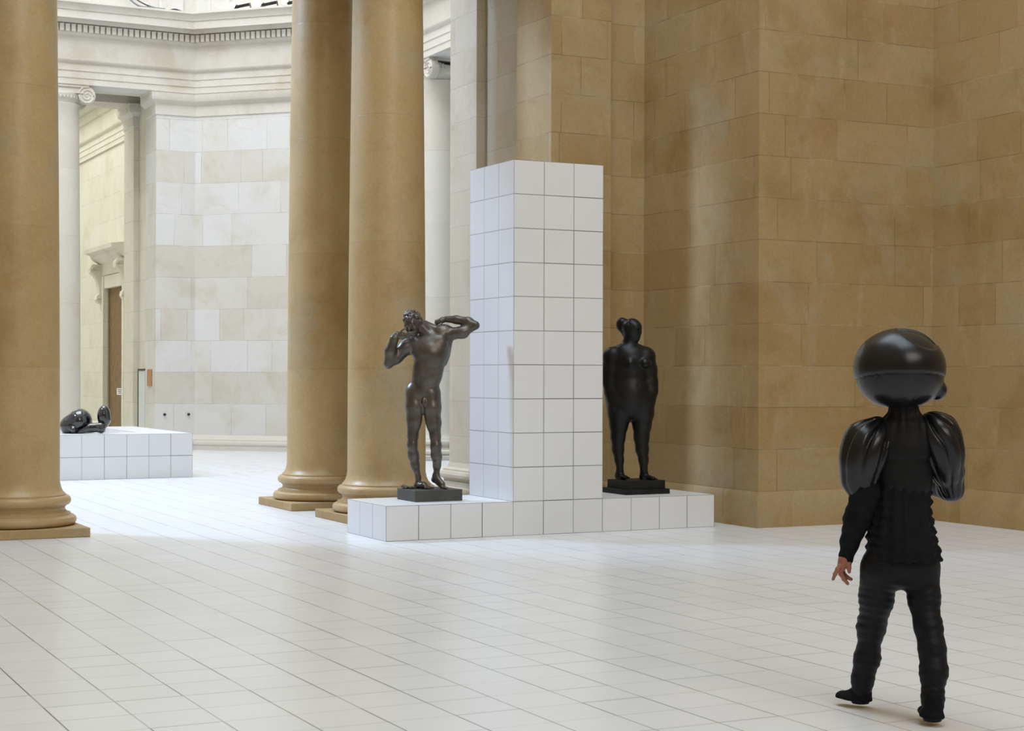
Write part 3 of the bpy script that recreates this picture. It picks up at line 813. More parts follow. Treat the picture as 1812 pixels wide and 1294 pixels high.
    for g in (lg, rg):
        for (a, ra), (b, rb) in zip(g, g[1:]): P.cap(a, b, ra, rb, 0.03)
    n1, n2 = pn(3, 9), pn(4, 22)
    def wr(x, y, z):
        kz = np.exp(-((z - 0.47) / 0.11) ** 2) + 0.75 * np.exp(-((z - 0.20) / 0.13) ** 2) + 0.25 * np.exp(-((z - 0.85) / 0.12) ** 2)
        ph = z * 175 + 4.5 * n1(x, y, z) + 18 * x + 12 * y
        w = np.sin(ph) * np.clip(0.55 + 0.6 * n2(x * 0.5, y * 0.5, z * 0.5), 0.05, 1.3)
        return -0.0050 * kz * w - 0.0032 * n2(x, y, z)
    P.warp(wr)
    # cut the trouser ends and the top flat
    blob('trousers', P, M['trouser'], root, relax=1)
    for nm, heel, mid, toe, dyn in (('shoe', q(1529, 1243, 0.19), q(1512, 1240, 0.21), q(1495, 1232, 0.25), 0), ('shoe', q(1655, 1270, -0.205), q(1649, 1271, -0.19), q(1641, 1266, -0.09), 0)):
        heel, mid, toe = [Vector(v) for v in (heel, mid, toe)]
        S = Field((min(heel.x, toe.x) - 0.07, min(heel.y, toe.y) - 0.08, -0.01), (max(heel.x, toe.x) + 0.07, max(heel.y, toe.y) + 0.08, 0.17), 0.004)
        heel.z, mid.z, toe.z = 0.034, 0.036, 0.034
        S.cap(heel, mid, 0.038, 0.042, 0.02).cap(mid, toe, 0.042, 0.037, 0.02).cap(heel, heel + Vector((0, 0, 0.08)), 0.042, 0.042, 0.03)
        S.box(tuple((heel + toe) / 2 + Vector((0, 0, -0.06))), (0.2, 0.2, 0.0605), 0.0, 0.006, sub=True)
        S.warp(lambda x, y, z: -0.0015 * np.sin(z * 130 + 20 * x))
        blob(nm, S, M['jersey'], root)
    # fitted jacket: lower torso with a short flared skirt, sleeve of the hanging arm
    J = Field((-0.36, -0.26, 0.55), (0.30, 0.42, 1.45), 0.0065)
    J.cap(q(1598, 800), q(1597, 875), R(45), R(42), 0.04, flat=((0, 1, 0), 0.72))
    J.cap(q(1597, 880), q(1595, 935), R(48), R(53), 0.05, flat=((0, 1, 0), 0.78)).cap(q(1596, 935), q(1598, 968), R(55), R(62), 0.03, flat=((0, 1, 0), 0.90))
    J.cap(q(1596, 950, 0.0), q(1603, 988, 0.0), R(57), R(63), 0.02, flat=((0, 1, 0), 0.96))
    J.box(q(1597, 1040, 0.0), (0.4, 0.4, s.r(53)), 0.0, 0.008, sub=True)
    n3, n4 = pn(7, 14), pn(8, 30)
    def jw(x, y, z):
        ang = np.arctan2(x, -y)
        g = np.clip((1.16 - z) / 0.1, 0, 1)
        side = np.clip(np.abs(x) / 0.14, 0, 1) ** 2
        return g * (-0.0035 * np.sin(ang * 15 + 3 * z) - 0.006 * side * np.sin(z * 150 + 2.0 * n3(x, y, z))) - 0.002 * n4(x, y, z)
    J.warp(jw)
    A = Field((-0.36, -0.2, 0.60), (-0.08, 0.22, 1.25), 0.005)
    A.cap(q(1534, 868, -0.02), q(1519, 915, 0.0), R(27), R(24), 0.02).cap(q(1519, 915, 0.0), q(1507, 952, 0.03), R(24), R(18), 0.02).cap(q(1507, 952, 0.03), q(1500.5, 978, 0.05), R(18), R(13.5), 0.01)
    A.cap(q(1500, 981, 0.05), q(1499.5, 983, 0.05), R(13.5), R(13.5), 0.004)
    A.warp(lambda x, y, z: -0.002 * np.sin(z * 120 + 3 * n3(x, y, z)) - 0.0015 * n4(x, y, z))
    blob('jacket', [J, A], M['jersey'], root)
    # shiny bodice with gathered collar and the two puffed sleeves
    L = Field((-0.32, -0.24, 1.00), (0.32, 0.30, 1.52), 0.0055)
    L.cap(q(1573, 775), q(1626, 775), R(34), R(34), 0.04, flat=((0, 1, 0), 0.95)).cap(q(1600, 800), q(1600, 850), R(52), R(49), 0.04, flat=((0, 1, 0), 0.80))
    L.cap(q(1599, 745), q(1599, 724), R(40), R(25), 0.04, flat=((0, 1, 0), 0.85)).cap(q(1599, 726), q(1598, 716), R(25.5), R(26), 0.01)
    nb = pn(11, 12)
    def bw(x, y, z):
        g = np.clip((z - 1.26) / 0.16, 0, 1) ** 1.2
        ang = np.arctan2(x - 0.0, -(y - 0.02))
        waistband = np.exp(-((z - 1.175) / 0.012) ** 2)
        return -0.0055 * g * np.sin(ang * 17 + 1.2 * nb(x, y, z)) + 0.004 * waistband - 0.003 * nb(x, y, z) + 0.004 * np.exp(-((z - 1.405) / 0.008) ** 2)
    L.warp(bw)
    L.box(q(1600, 905), (0.4, 0.4, R(32)), 0.0, 0.006, sub=True)
    blob('bodice', L, M['dull_leather'], root)
    def puff(side):
        U = Field((-0.38 if side < 0 else 0.02, -0.26, 0.92), (-0.02 if side < 0 else 0.40, 0.36, 1.52), 0.005)
        if side < 0:
            top = Vector(q(1566, 748)); c = q(1523, 806); bot = q(1529, 872, -0.01)
            U.ell(c, (R(37), 0.125, R(62)), (0, 0.10, 0), 0.04).ell(q(1543, 792), (R(33), 0.115, R(52)), (0, 0.35, 0), 0.05)
            U.cap(q(1556, 752), q(1532, 775), R(16), R(30), 0.04).cap(q(1524, 850), bot, R(33), R(24), 0.03)
        else:
            top = Vector(q(1640, 742)); c = q(1669, 790)
            U.ell(c, (R(36), 0.12, R(62)), (0, -0.16, 0), 0.04).ell(q(1655, 775), (R(28), 0.11, R(46)), (0, -0.35, 0), 0.05)
            U.cap(q(1645, 750), q(1664, 762), R(18), R(30), 0.04).cap(q(1680, 835, 0.02), q(1684, 862, 0.05), R(28), R(20), 0.03).cap(q(1684, 862, 0.05), q(1655, 858, 0.14), R(20), R(17), 0.03)
        end = Vector(q(1529, 885)) if side < 0 else Vector(q(1686, 885, 0.03))
        axv = (end - top).normalized(); e1 = axv.cross(Vector((0, 1, 0))).normalized(); e2 = axv.cross(e1)
        def fw(x, y, z):
            # pleats run like meridians from the gathers at the collar to the cuff
            dx, dy, dz = x - top.x, y - top.y, z - top.z
            al = dx * axv.x + dy * axv.y + dz * axv.z
            px, py, pz = dx - al * axv.x, dy - al * axv.y, dz - al * axv.z
            an = np.arctan2(px * e1.x + py * e1.y + pz * e1.z, px * e2.x + py * e2.y + pz * e2.z)
            rad = np.sqrt(px * px + py * py + pz * pz)
            w = np.sin(an * 10.0 + 0.9 * nb(x, y, z) + 0.6)
            amp = 0.0095 * np.clip(rad / 0.05, 0, 1) * np.clip(1.25 - al / 0.30, 0.45, 1)
            return amp * (np.exp(2.6 * (w - 1)) * 2.1 - 0.45)
        U.warp(fw)
        return U
    Lf, Rf = puff(-1), puff(1)
    blob('puffed_sleeve', Lf, M['leather'], root)
    blob('puffed_sleeve', Rf, M['leather'], root)
    # headpiece: a stitched leather ball
    c = q(1591.5, 649)
    K = Field((c[0] - 0.27, -0.26, c[2] - 0.24), (c[0] + 0.29, 0.26, c[2] + 0.24), 0.0045)
    K.ell(q(1591.5, 647.5), (R(80.5), R(80), R(70.5)), k=0.01)
    K.ell(q(1593, 671), (R(74), R(74), R(51)), k=0.02)
    K.ell(q(1657, 686, -0.01), (R(20), R(21), R(20.5)), k=0.012)
    K.box((c[0], 0, q(1592, 734)[2]), (0.3, 0.3, R(13)), 0.0, 0.012, sub=True)
    zs = c[2] - 0.045
    pc = q(1620, 590); pc2 = q(1600, 700)
    def kw(x, y, z):
        seam = z - (zs + 0.15 * np.clip(-y, -0.2, 0.2) - 0.0 * x)
        d = 0.0035 * np.exp(-(seam / 0.004) ** 2) + np.where(seam < 0, 0.0035, 0.0)
        back = y < 0
        e = ((x - pc[0]) / R(33)) ** 2 + ((z - pc[2]) / R(24)) ** 2 + 0.9 * ((x - pc[0]) * (z - pc[2])) / (R(33) * R(24))
        d = d + np.where(back, 0.012 * np.clip((1 - e) * 7, 0, 1), 0)
        ln = (x - (pc2[0] + 0.35 * (pc2[2] + 0.03 - z)))
        d = d + np.where(back & (seam < 0), 0.003 * np.exp(-(ln / 0.004) ** 2), 0)
        d = d + 0.0022 * np.exp(-((x - c[0] + 0.10 + 0.5 * np.abs(z - c[2] - 0.03)) / 0.004) ** 2) * (y < 0) * (seam < 0)
        return d - 0.0012 * nb(x * 1.5, y * 1.5, z * 1.5)
    K.warp(kw)
    blob('headpiece', K, M['leather'], root)
performer()
# ------------------------------------------------------------------ stretching bronze man
def stretching_man():
    s = Spot(758.6, 16.22, 1.0 * T)
    q, R = s.q, s.r
    root = empty('bronze_statue', s.loc, -YAW)
    tag(root, 'dark bronze nude man stretching with bent arms raised, on low block before the tan column', 'statue')
    k = 3.404
    c = lambda x, y, dy=0.0: q(640 + x / k, 520 + y / k, dy)
    r = lambda p: R(p / k)
    F = Field((-0.55, -0.32, 0.09), (0.62, 0.32, 1.98), 0.0075)
    def limb(pts, K=0.025):
        for (a, ra), (b, rb) in zip(pts, pts[1:]): F.cap(a, b, r(ra), r(rb), K)
    # pelvis, belly, rib cage leaning back over the hip
    F.ell(c(368, 590, 0.01), (r(98), 0.095, r(72)), (0, 0.12, 0), 0.03)
    F.cap(c(372, 575, 0.0), c(398, 480, -0.02), r(84), r(82), 0.04, flat=((0, 1, 0), 0.72))
    F.cap(c(398, 480, -0.02), c(415, 370, -0.03), r(84), r(100), 0.04, flat=((0, 1, 0), 0.78))
    F.ell(c(418, 345, -0.02), (r(112), 0.11, r(88)), (0, -0.12, 0), 0.04)
    F.cap(c(330, 320, 0.0), c(480, 262, 0.0), r(52), r(55), 0.05)
    F.ell(c(372, 335, -0.085), (r(50), 0.030, r(36)), (0, 0.3, 0), 0.03).ell(c(458, 305, -0.085), (r(52), 0.030, r(38)), (0, -0.4, 0), 0.03)
    for i in range(4):                                   # ribs and belly muscles
        F.cap(c(372 - 4 * i, 385 + 20 * i, -0.095 + 0.004 * i), c(342 - 3 * i, 372 + 26 * i, -0.075), 0.011, 0.008, 0.015)
        F.cap(c(440 - 2 * i, 372 + 22 * i, -0.100 + 0.004 * i), c(490 - 4 * i, 350 + 25 * i, -0.065), 0.011, 0.008, 0.015)
    for i in range(3):
        F.ell(c(385 - 6 * i, 420 + 42 * i, -0.098 + 0.006 * i), (r(20), 0.016, r(19)), k=0.018).ell(c(425 - 7 * i, 418 + 42 * i, -0.098 + 0.006 * i), (r(20), 0.016, r(19)), k=0.018)
    F.cap(c(322, 560, -0.04), c(372, 640, -0.06), 0.020, 0.015, 0.03).cap(c(430, 560, -0.04), c(385, 640, -0.06), 0.020, 0.015, 0.03)
    F.ell(c(375, 655, -0.085), (0.022, 0.028, 0.034), k=0.015).cap(c(374, 640, -0.095), c(374, 668, -0.105), 0.014, 0.011, 0.008)
    # neck and head bent over to the left
    F.cap(c(415, 262, 0.0), c(352, 195, -0.01), r(42), r(33), 0.03).cap(c(480, 235), c(385, 185), r(30), r(20), 0.03).cap(c(410, 270, -0.05), c(345, 205, -0.04), 0.012, 0.012, 0.015)
    hd = Vector(c(306, 180, -0.02))
    F.ell(hd, (0.080, 0.098, 0.108), (0.2, -0.42, -0.4), 0.02)
    def hp(x, y, z): return tuple(hd + (Matrix.Rotation(-0.42, 3, 'Y') @ Matrix.Rotation(0.22, 3, 'X') @ Matrix.Rotation(-0.5, 3, 'Z') @ Vector((x, y, z))))
    F.ell(hp(0, -0.045, -0.062), (0.046, 0.048, 0.048), k=0.025)          # jaw
    F.ell(hp(0, -0.088, -0.095), (0.018, 0.018, 0.016), k=0.015)
    F.cap(hp(0, -0.092, 0.006), hp(0, -0.116, -0.036), 0.010, 0.013, 0.008)
    F.cap(hp(-0.045, -0.082, 0.016), hp(0.045, -0.082, 0.016), 0.011, 0.011, 0.012)
    for sx in (-1, 1):
        F.ell(hp(sx * 0.030, -0.094, -0.004), (0.016, 0.012, 0.010), k=0.008, sub=True)
        F.ell(hp(sx * 0.030, -0.082, -0.004), (0.011, 0.010, 0.008), k=0.004)
        F.ell(hp(sx * 0.038, -0.078, -0.035), (0.020, 0.016, 0.016), k=0.02)
        F.ell(hp(sx * 0.078, -0.002, -0.012), (0.010, 0.018, 0.026), k=0.006)
    F.cap(hp(-0.020, -0.102, -0.062), hp(0.020, -0.102, -0.062), 0.007, 0.007, 0.006).cap(hp(-0.017, -0.100, -0.075), hp(0.017, -0.100, -0.075), 0.007, 0.007, 0.006)
    # arm on the left of the picture: elbow down, hand to the neck
    limb([(c(318, 305, 0.0), 50), (c(262, 330, -0.02), 42), (c(205, 392, -0.05), 36), (c(160, 428, -0.07), 27), (c(172, 350, -0.10), 33), (c(196, 275, -0.12), 24), (c(212, 250, -0.12), 19)])
    F.ell(c(276, 318, -0.01), (r(42), 0.055, r(46)), (0, 0.6, 0), 0.03).ell(c(228, 362, -0.04), (r(30), 0.045, r(45)), (0, 0.85, 0), 0.03)
    # raised arm: elbow far right, fist behind the neck
    limb([(c(480, 240, 0.0), 46), (c(540, 245, -0.01), 34), (c(610, 230, -0.02), 33), (c(684, 192, -0.03), 22), (c(640, 172, 0.0), 28), (c(570, 158, 0.03), 24), (c(505, 156, 0.05), 18)])
    F.ell(c(500, 225, 0.0), (r(50), 0.065, r(38)), (0, 0.2, 0), 0.03).ell(c(585, 240, -0.03), (r(52), 0.040, r(30)), (0, 0.25, 0), 0.03)
    F.cap(c(522, 300, 0.01), c(500, 420, 0.01), 0.035, 0.02, 0.04)
    # legs
    limb([(c(322, 600, 0.0), 58), (c(318, 680, -0.015), 54), (c(316, 770, -0.02), 43), (c(310, 860, -0.02), 33), (c(307, 915, -0.03), 31), (c(314, 975, -0.01), 33), (c(325, 1040, 0.0), 26), (c(343, 1110, 0.0), 17), (c(345, 1145, 0.0), 18)])
    limb([(c(418, 610, 0.0), 60), (c(425, 690, -0.02), 55), (c(436, 780, -0.03), 44), (c(445, 860, -0.04), 33), (c(450, 920, -0.05), 33), (c(452, 980, -0.03), 31), (c(456, 1040, -0.01), 22), (c(455, 1090, 0.0), 17)])
    F.ell(c(307, 905, -0.05), (r(20), 0.02, r(26)), k=0.02).ell(c(450, 915, -0.075), (r(20), 0.02, r(26)), k=0.02)
    F.ell(c(322, 985, 0.03), (r(26), 0.045, r(60)), k=0.03).ell(c(458, 985, 0.02), (r(24), 0.045, r(60)), k=0.03)
    F.ell(c(340, 735, -0.045), (r(26), 0.035, r(90)), k=0.03).ell(c(412, 740, -0.05), (r(26), 0.035, r(90)), k=0.03)
    zb = (1.33 - 1.0) * T
    F.cap((c(338, 1160)[0], 0.01, zb + 0.035), (c(378, 1160)[0], -0.05, zb + 0.04), 0.034, 0.034, 0.02).cap((c(368, 1160)[0], -0.04, zb + 0.035), (c(410, 1160)[0], -0.10, zb + 0.022), 0.036, 0.024, 0.02, flat=((0, 0, 1), 0.7))
    for i in range(5):
        x0 = c(400 + 7 * i, 1160)[0]
        F.cap((x0 - 0.012, -0.115 + 0.012 * i, zb + 0.018), (x0 + 0.022, -0.138 + 0.014 * i, zb + 0.014), 0.013 - 0.001 * i, 0.011 - 0.001 * i, 0.006)
    # right foot carries its weight on the ball
    F.cap(c(452, 1095, 0.0), c(440, 1120, 0.03), r(18), 0.026, 0.02).cap(c(450, 1100, 0.0), c(488, 1150, -0.05), 0.030, 0.030, 0.02).cap(c(442, 1122, 0.03), c(490, 1160, -0.04), 0.024, 0.026, 0.02)
    for i in range(5):
        F.cap((c(488 + 3 * i, 1160)[0], -0.075 + 0.016 * i, zb + 0.022), (c(517 + 1.5 * i, 1160)[0], -0.095 + 0.018 * i, zb + 0.013), 0.014 - 0.001 * i, 0.011 - 0.0008 * i, 0.006)
    m = pn(31, 28)
    F.warp(lambda x, y, z: -0.0022 * m(x, y, z))
    # hands at a finer grain
    h1 = Vector(c(232, 250, -0.125))
    G = Field(tuple(h1 - Vector((0.10, 0.10, 0.09))), tuple(h1 + Vector((0.20, 0.10, 0.09))), 0.0035)
    G.cap(c(205, 258, -0.12), c(245, 252, -0.125), r(20), 0.028, 0.015).cap(c(240, 262, -0.125), c(262, 256, -0.125), 0.030, 0.026, 0.012, flat=((0, 1, 0), 0.55))
    fingers(G, [c(262, 244 + 7 * i, -0.13 + 0.004 * i) for i in range(4)], [[(1, 0.05, 0.30 - 0.14 * i), (1, 0.12, 0.05 - 0.12 * i), (0.9, 0.3, -0.15)] for i in range(4)], [0.085, 0.092, 0.086, 0.070], [0.0095, 0.0098, 0.0095, 0.0085])
    fingers(G, [c(228, 240, -0.145)], [[(0.6, -0.2, 0.7), (0.8, 0, 0.5), (0.9, 0, 0.2)]], [0.075], [0.011])
    h2 = Vector(c(470, 172, 0.05))
    K = Field(tuple(h2 - Vector((0.10, 0.09, 0.10))), tuple(h2 + Vector((0.11, 0.09, 0.10))), 0.0035)
    K.cap(c(515, 156, 0.05), c(488, 162, 0.048), r(17), 0.024, 0.015).cap(c(486, 160, 0.045), c(462, 174, 0.035), 0.030, 0.030, 0.012)
    fingers(K, [c(464 + 7 * i, 158 + 6 * i, 0.012 + 0.006 * i) for i in range(4)], [[(-0.9, -0.3, -0.35), (-0.2, 0.3, -1), (0.8, 0.35, -0.3)]] * 4, [0.075, 0.080, 0.075, 0.065], [0.0105, 0.0105, 0.010, 0.0092])
    fingers(K, [c(478, 182, 0.0)], [[(-0.7, -0.3, -0.5), (-0.7, 0.1, -0.5), (-0.8, 0.2, 0.1)]], [0.07], [0.0115])
    body = blob('figure', [F, G, K], M['bronze'], root, relax=1)
    # curly hair
    Hh = Field(tuple(hd - Vector((0.17, 0.16, 0.16))), tuple(hd + Vector((0.17, 0.18, 0.18))), 0.0045)
    rnd = random.Random(5)
    for i in range(230):
        u, v = rnd.uniform(-1, 1), rnd.uniform(0, 2 * math.pi)
        w = math.sqrt(1 - u * u)
        d = Vector((w * math.cos(v), w * math.sin(v), u))
        if d.y < -0.30 and d.z < 0.40: continue
        if d.z < -0.35: continue
        p = hp(d.x * 0.082, d.y * 0.096 + 0.012, d.z * 0.104 + 0.012)
        rr = rnd.uniform(0.013, 0.023)
        Hh.ell(p, (rr, rr * rnd.uniform(0.7, 1.1), rr * rnd.uniform(0.7, 1.2)), (rnd.random() * 3, rnd.random() * 3, 0), 0.006)
    blob('hair', Hh, M['bronze'], root, relax=1)
    # block it stands on, in the axes of the plinth
    mb = MB()
    def loc(a, b, z):
        X = X0 + a * CY - b * SY; Y = Y0 + a * SY + b * CY
        return (X - s.xo / T, Y - s.Y / T, z - 1.0)
    a0, a1, b0, b1 = 1.31, 2.82, 0.97, 2.33
    P = [loc(a0, b0, 0)[:2], loc(a1, b0, 0)[:2], loc(a1, b1, 0)[:2], loc(a0, b1, 0)[:2]]
    mb.prism(P, 0.0, 0.335)
    o = mb.build('block', M['bronze_base'], root); bv = o.modifiers.new('edge', 'BEVEL'); bv.width = 0.004; bv.segments = 2
    # a small lizard-like cast scrap lying by the left foot
    Z = Field((-0.42, -0.30, 0.08), (0.02, 0.12, 0.22), 0.004)
    Z.cap((c(262, 1160)[0], -0.02, zb + 0.02), (c(300, 1160)[0], -0.05, zb + 0.014), 0.016, 0.012, 0.01).cap((c(300, 1160)[0], -0.05, zb + 0.012), (c(335, 1160)[0], -0.02, zb + 0.010), 0.012, 0.010, 0.01)
    Z.ell((c(252, 1160)[0], -0.025, zb + 0.024), (0.018, 0.014, 0.022), k=0.01).cap((c(272, 1160)[0], -0.03, zb + 0.01), (c(268, 1160)[0], -0.065, zb + 0.008), 0.008, 0.006, 0.01)
    blob('cast_debris', Z, M['bronze'], root)
stretching_man()

# ------------------------------------------------------------------ black standing woman
def standing_woman():
    s = Spot(1117.0, 17.25, 1.0 * T)
    q, R = s.q, s.r
    root = empty('carved_statue', s.loc, -YAW)
    tag(root, 'black stylised standing nude woman with hair bun, right of the tiled tower', 'statue')
    k = 3.695
    c = lambda x, y, dy=0.0: q(1020 + x / k, 540 + y / k, dy)
    r = lambda p: R(p / k)
    F = Field((-0.40, -0.36, 0.12), (0.38, 0.36, 1.96), 0.0075)
    def limb(pts, K=0.03, flat=None):
        for (a, ra), (b, rb) in zip(pts, pts[1:]): F.cap(a, b, r(ra), r(rb), K, flat=flat)
    # torso
    F.cap(c(350, 610), c(350, 480), r(150), r(110), 0.05, flat=((0, 1, 0), 0.75))
    F.cap(c(350, 480), c(350, 370), r(122), r(125), 0.05, flat=((0, 1, 0), 0.72))
    F.cap(c(235, 325), c(452, 325), r(55), r(55), 0.05).cap(c(310, 300), c(385, 300), r(45), r(45), 0.05)
    F.ell(c(350, 560, -0.02), (r(125), 0.14, r(95)), k=0.05)
    F.ell(c(352, 378, -0.115), (r(38), 0.055, r(34)), k=0.02).ell(c(448, 375, -0.10), (r(36), 0.055, r(34)), k=0.02)
    F.ell(c(352, 380, -0.170), (r(7), 0.012, r(7)), k=0.008).ell(c(448, 376, -0.155), (r(7), 0.012, r(7)), k=0.008)
    F.ell(c(408, 520, -0.165), (r(6), 0.02, r(7)), k=0.008, sub=True)
    # arms held close, hands on the thighs
    limb([(c(226, 345, 0.0), 50), (c(216, 420, 0.0), 42), (c(214, 500, -0.01), 37), (c(228, 570, -0.04), 34), (c(252, 620, -0.08), 27)], 0.06)
    limb([(c(462, 340, 0.0), 50), (c(480, 420, 0.0), 42), (c(490, 500, -0.01), 36), (c(494, 560, -0.02), 33), (c(482, 612, -0.05), 27)], 0.06)
    # legs
    limb([(c(284, 620), 92), (c(282, 700), 76), (c(278, 780), 60), (c(273, 860, 0.0), 47), (c(275, 940, 0.01), 38), (c(283, 1010, 0.0), 29), (c(288, 1075, 0.0), 24)])
    limb([(c(430, 620), 90), (c(434, 700), 73), (c(430, 780), 60), (c(428, 860, 0.0), 50), (c(432, 940, 0.01), 41), (c(441, 1010, 0.0), 31), (c(444, 1080, 0.0), 26)])
    F.ell(c(350, 600, 0.08), (r(120), 0.10, r(75)), k=0.05)
    # feet on little blocks
    for (x0, x1, y, w) in ((286, 325, 1112, 30), (446, 505, 1118, 30)):
        F.cap(c(x0, y - 22, 0.02), c(x0, y, 0.03), r(24), r(26), 0.03).cap(c(x0, y, 0.02), c(x1, y + 10, -0.09), r(30), r(18), 0.03, flat=((0, 0, 1), 0.72))
        for i in range(5):
            F.cap(c(x1 - 12 + 6 * i, y + 12, -0.085 + 0.012 * i), c(x1 + 2 + 6 * i, y + 14, -0.115 + 0.014 * i), 0.012, 0.009, 0.006)
    # neck and head, turned to the right of the picture
    F.cap(c(344, 300, 0.01), c(345, 225, 0.0), r(44), r(41), 0.035)
    hc = Vector(c(363, 160, -0.01))
    def hp(f, l, z): return tuple(hc + Vector((f * 0.80 + l * 0.6, -f * 0.60 + l * 0.80, z)))
    F.ell(hc, (r(64), 0.095, r(78)), (0, 0.0, -0.6), 0.02)
    F.cap(hp(0.015, 0, -0.045), hp(0.045, 0, -0.085), r(42), r(26), 0.03)
    F.ell(hp(0.050, 0, 0.035), (0.05, 0.06, 0.05), k=0.03)
    F.cap(hp(0.088, 0, 0.010), hp(0.104, 0, -0.028), 0.009, 0.013, 0.008)
    for l in (-1, 1):
        F.ell(hp(0.088, l * 0.030, 0.004), (0.015, 0.016, 0.009), k=0.008, sub=True)
        F.ell(hp(0.076, l * 0.030, 0.004), (0.012, 0.013, 0.008), k=0.004)
        F.ell(hp(0.0, l * 0.082, -0.01), (0.018, 0.011, 0.028), k=0.006)
    F.cap(hp(0.088, -0.020, -0.056), hp(0.088, 0.020, -0.056), 0.007, 0.007, 0.006).cap(hp(0.086, -0.017, -0.068), hp(0.086, 0.017, -0.068), 0.007, 0.007, 0.006)
    m = pn(41, 14)
    F.warp(lambda x, y, z: -0.0015 * m(x, y, z))
    hands = []
    for x, y, dy, sx in ((256, 632, -0.115, 1), (478, 625, -0.075, -1)):
        w = Vector(c(x, y, dy))
        G = Field(tuple(w - Vector((0.08, 0.08, 0.15))), tuple(w + Vector((0.10, 0.08, 0.07))), 0.0038)
        G.cap(w + Vector((-0.01 * sx, 0, 0.035)), w, 0.026, 0.026, 0.01).cap(w, w + Vector((sx * 0.012, -0.005, -0.04)), 0.032, 0.030, 0.012, flat=((0, 1, 0), 0.5))
        fingers(G, [w + Vector((sx * (-0.014 + 0.014 * i), -0.008, -0.055)) for i in range(4)], [[(sx * (0.05 + 0.12 * i), 0, -1), (sx * (0.1 + 0.12 * i), 0.06, -1), (sx * 0.15, 0.12, -1)] for i in range(4)], [0.06, 0.07, 0.066, 0.055], [0.0085] * 4)
        fingers(G, [w + Vector((sx * 0.03, -0.01, -0.015))], [[(sx * 0.8, -0.1, -0.6), (sx * 0.6, 0, -0.8), (sx * 0.4, 0, -0.9)]], [0.055], [0.010])
        hands.append(G)
    blob('figure', [F] + hands, M['blackwood'], root, relax=1)
    Hh = Field(tuple(hc - Vector((0.22, 0.18, 0.17))), tuple(hc + Vector((0.16, 0.20, 0.16))), 0.005)
    Hh.ell(hp(-0.018, 0, 0.028), (0.092, 0.098, 0.076), (0, 0, -0.6), 0.02)
    Hh.cap(hp(-0.06, 0, 0.0), hp(-0.05, 0, -0.06), 0.040, 0.026, 0.02)
    Hh.ell(c(292, 122, 0.05), (r(31), 0.055, r(44)), (0, 0.12, 0), 0.02)
    Hh.cap(c(300, 122, 0.05), c(352, 128, 0.02), r(36), r(42), 0.03)
    Hh.cap(c(300, 140, 0.04), c(330, 190, 0.03), r(28), r(30), 0.03)
    Hh.box(tuple(hc + Vector((0.115, 0, 0.150))), (0.16, 0.2, 0.06), 0.0, 0.01, sub=True)
    blob('hair_bun', Hh, M['blackwood'], root)
    def loc(a, b, z):
        X = X0 + a * CY - b * SY; Y = Y0 + a * SY + b * CY
        return (X - s.xo / T, Y - s.Y / T)
    for nm, i, z0, z1 in (('lower_block', 0.0, 0.0, 0.16), ('upper_block', 0.12, 0.16, 0.42)):
        mb = MB()
        a0, a1, b0, b1 = 8.33 + i, 9.93 - i * 0.8, 0.88 + i, 2.35 - i
        mb.prism([loc(a0, b0, 0), loc(a1, b0, 0), loc(a1, b1, 0), loc(a0, b1, 0)], z0, z1)
        o = mb.build(nm, M['blackbase'], root); bv = o.modifiers.new('edge', 'BEVEL'); bv.width = 0.004; bv.segments = 2
    for x in (293, 462):
        p = c(x, 1140, 0.0); mb = MB()
        z0 = 0.42 * T; mb.box(p[0] - 0.048, p[0] + 0.048, -0.055, 0.055, z0, max(z0 + 0.03, c(x, 1126, 0)[2])); mb.build('foot_block', M['blackbase'], root, k=1.0)
standing_woman()

# ------------------------------------------------------------------ glossy black reclining sculpture on the far platform
def reclining_sculpture():
    s = Spot(150, 24.85, 2.0 * T)
    q, R = s.q, s.r
    root = empty('abstract_sculpture', s.loc, -YAW)
    tag(root, 'glossy black reclining sculpture of rounded lobes lying on the far tiled platform', 'sculpture')
    k = 6.969
    c = lambda x, y, dy=0.0: q(100 + x / k, 700 + y / k, dy)
    r = lambda p: R(p / k)
    def fld(a, b): return Field(a, b, 0.01)
    lo, hi = (-0.70, -0.40, -0.03), (0.42, 0.45, 0.48)
    flat = lambda F: F.box((0, 0, -0.10), (1.5, 1.5, 0.10), 0, 0.01, sub=True)
    F = fld(lo, hi)
    F.ell(c(290, 345, 0.02), (r(150), 0.22, r(155)), (0, 0.15, 0), 0.05).ell(c(175, 400, 0.0), (r(130), 0.20, r(125)), (0, -0.35, 0), 0.06)
    F.ell(c(215, 452, -0.17), (r(40), 0.07, r(42)), k=0.03).ell(c(330, 500, -0.12), (r(70), 0.16, r(75)), k=0.03, sub=True)
    flat(F); blob('rounded_mass', F, M['gloss'], root)
    F = fld(lo, hi)
    F.cap(c(285, 478, -0.16), c(420, 430, -0.14), r(22), r(52), 0.03).cap(c(420, 430, -0.14), c(545, 420, -0.12), r(52), r(62), 0.04).ell(c(560, 440, -0.10), (r(45), 0.10, r(52)), k=0.03)
    F.cap(c(345, 375, 0.0), c(440, 395, -0.06), r(45), r(34), 0.03)
    flat(F); blob('lying_limb', F, M['gloss'], root)
    F = fld(lo, hi)
    F.ell(c(587, 275, 0.0), (r(80), 0.11, r(130)), (0, 0.02, 0), 0.03).cap(c(600, 340, 0.0), c(560, 450, 0.0), r(64), r(38), 0.05)
    F.ell(c(690, 250, -0.16), (r(60), 0.12, r(150)), (0, -0.25, 0), 0.03, sub=True)
    flat(F); blob('upright_lobe', F, M['gloss'], root)
reclining_sculpture()

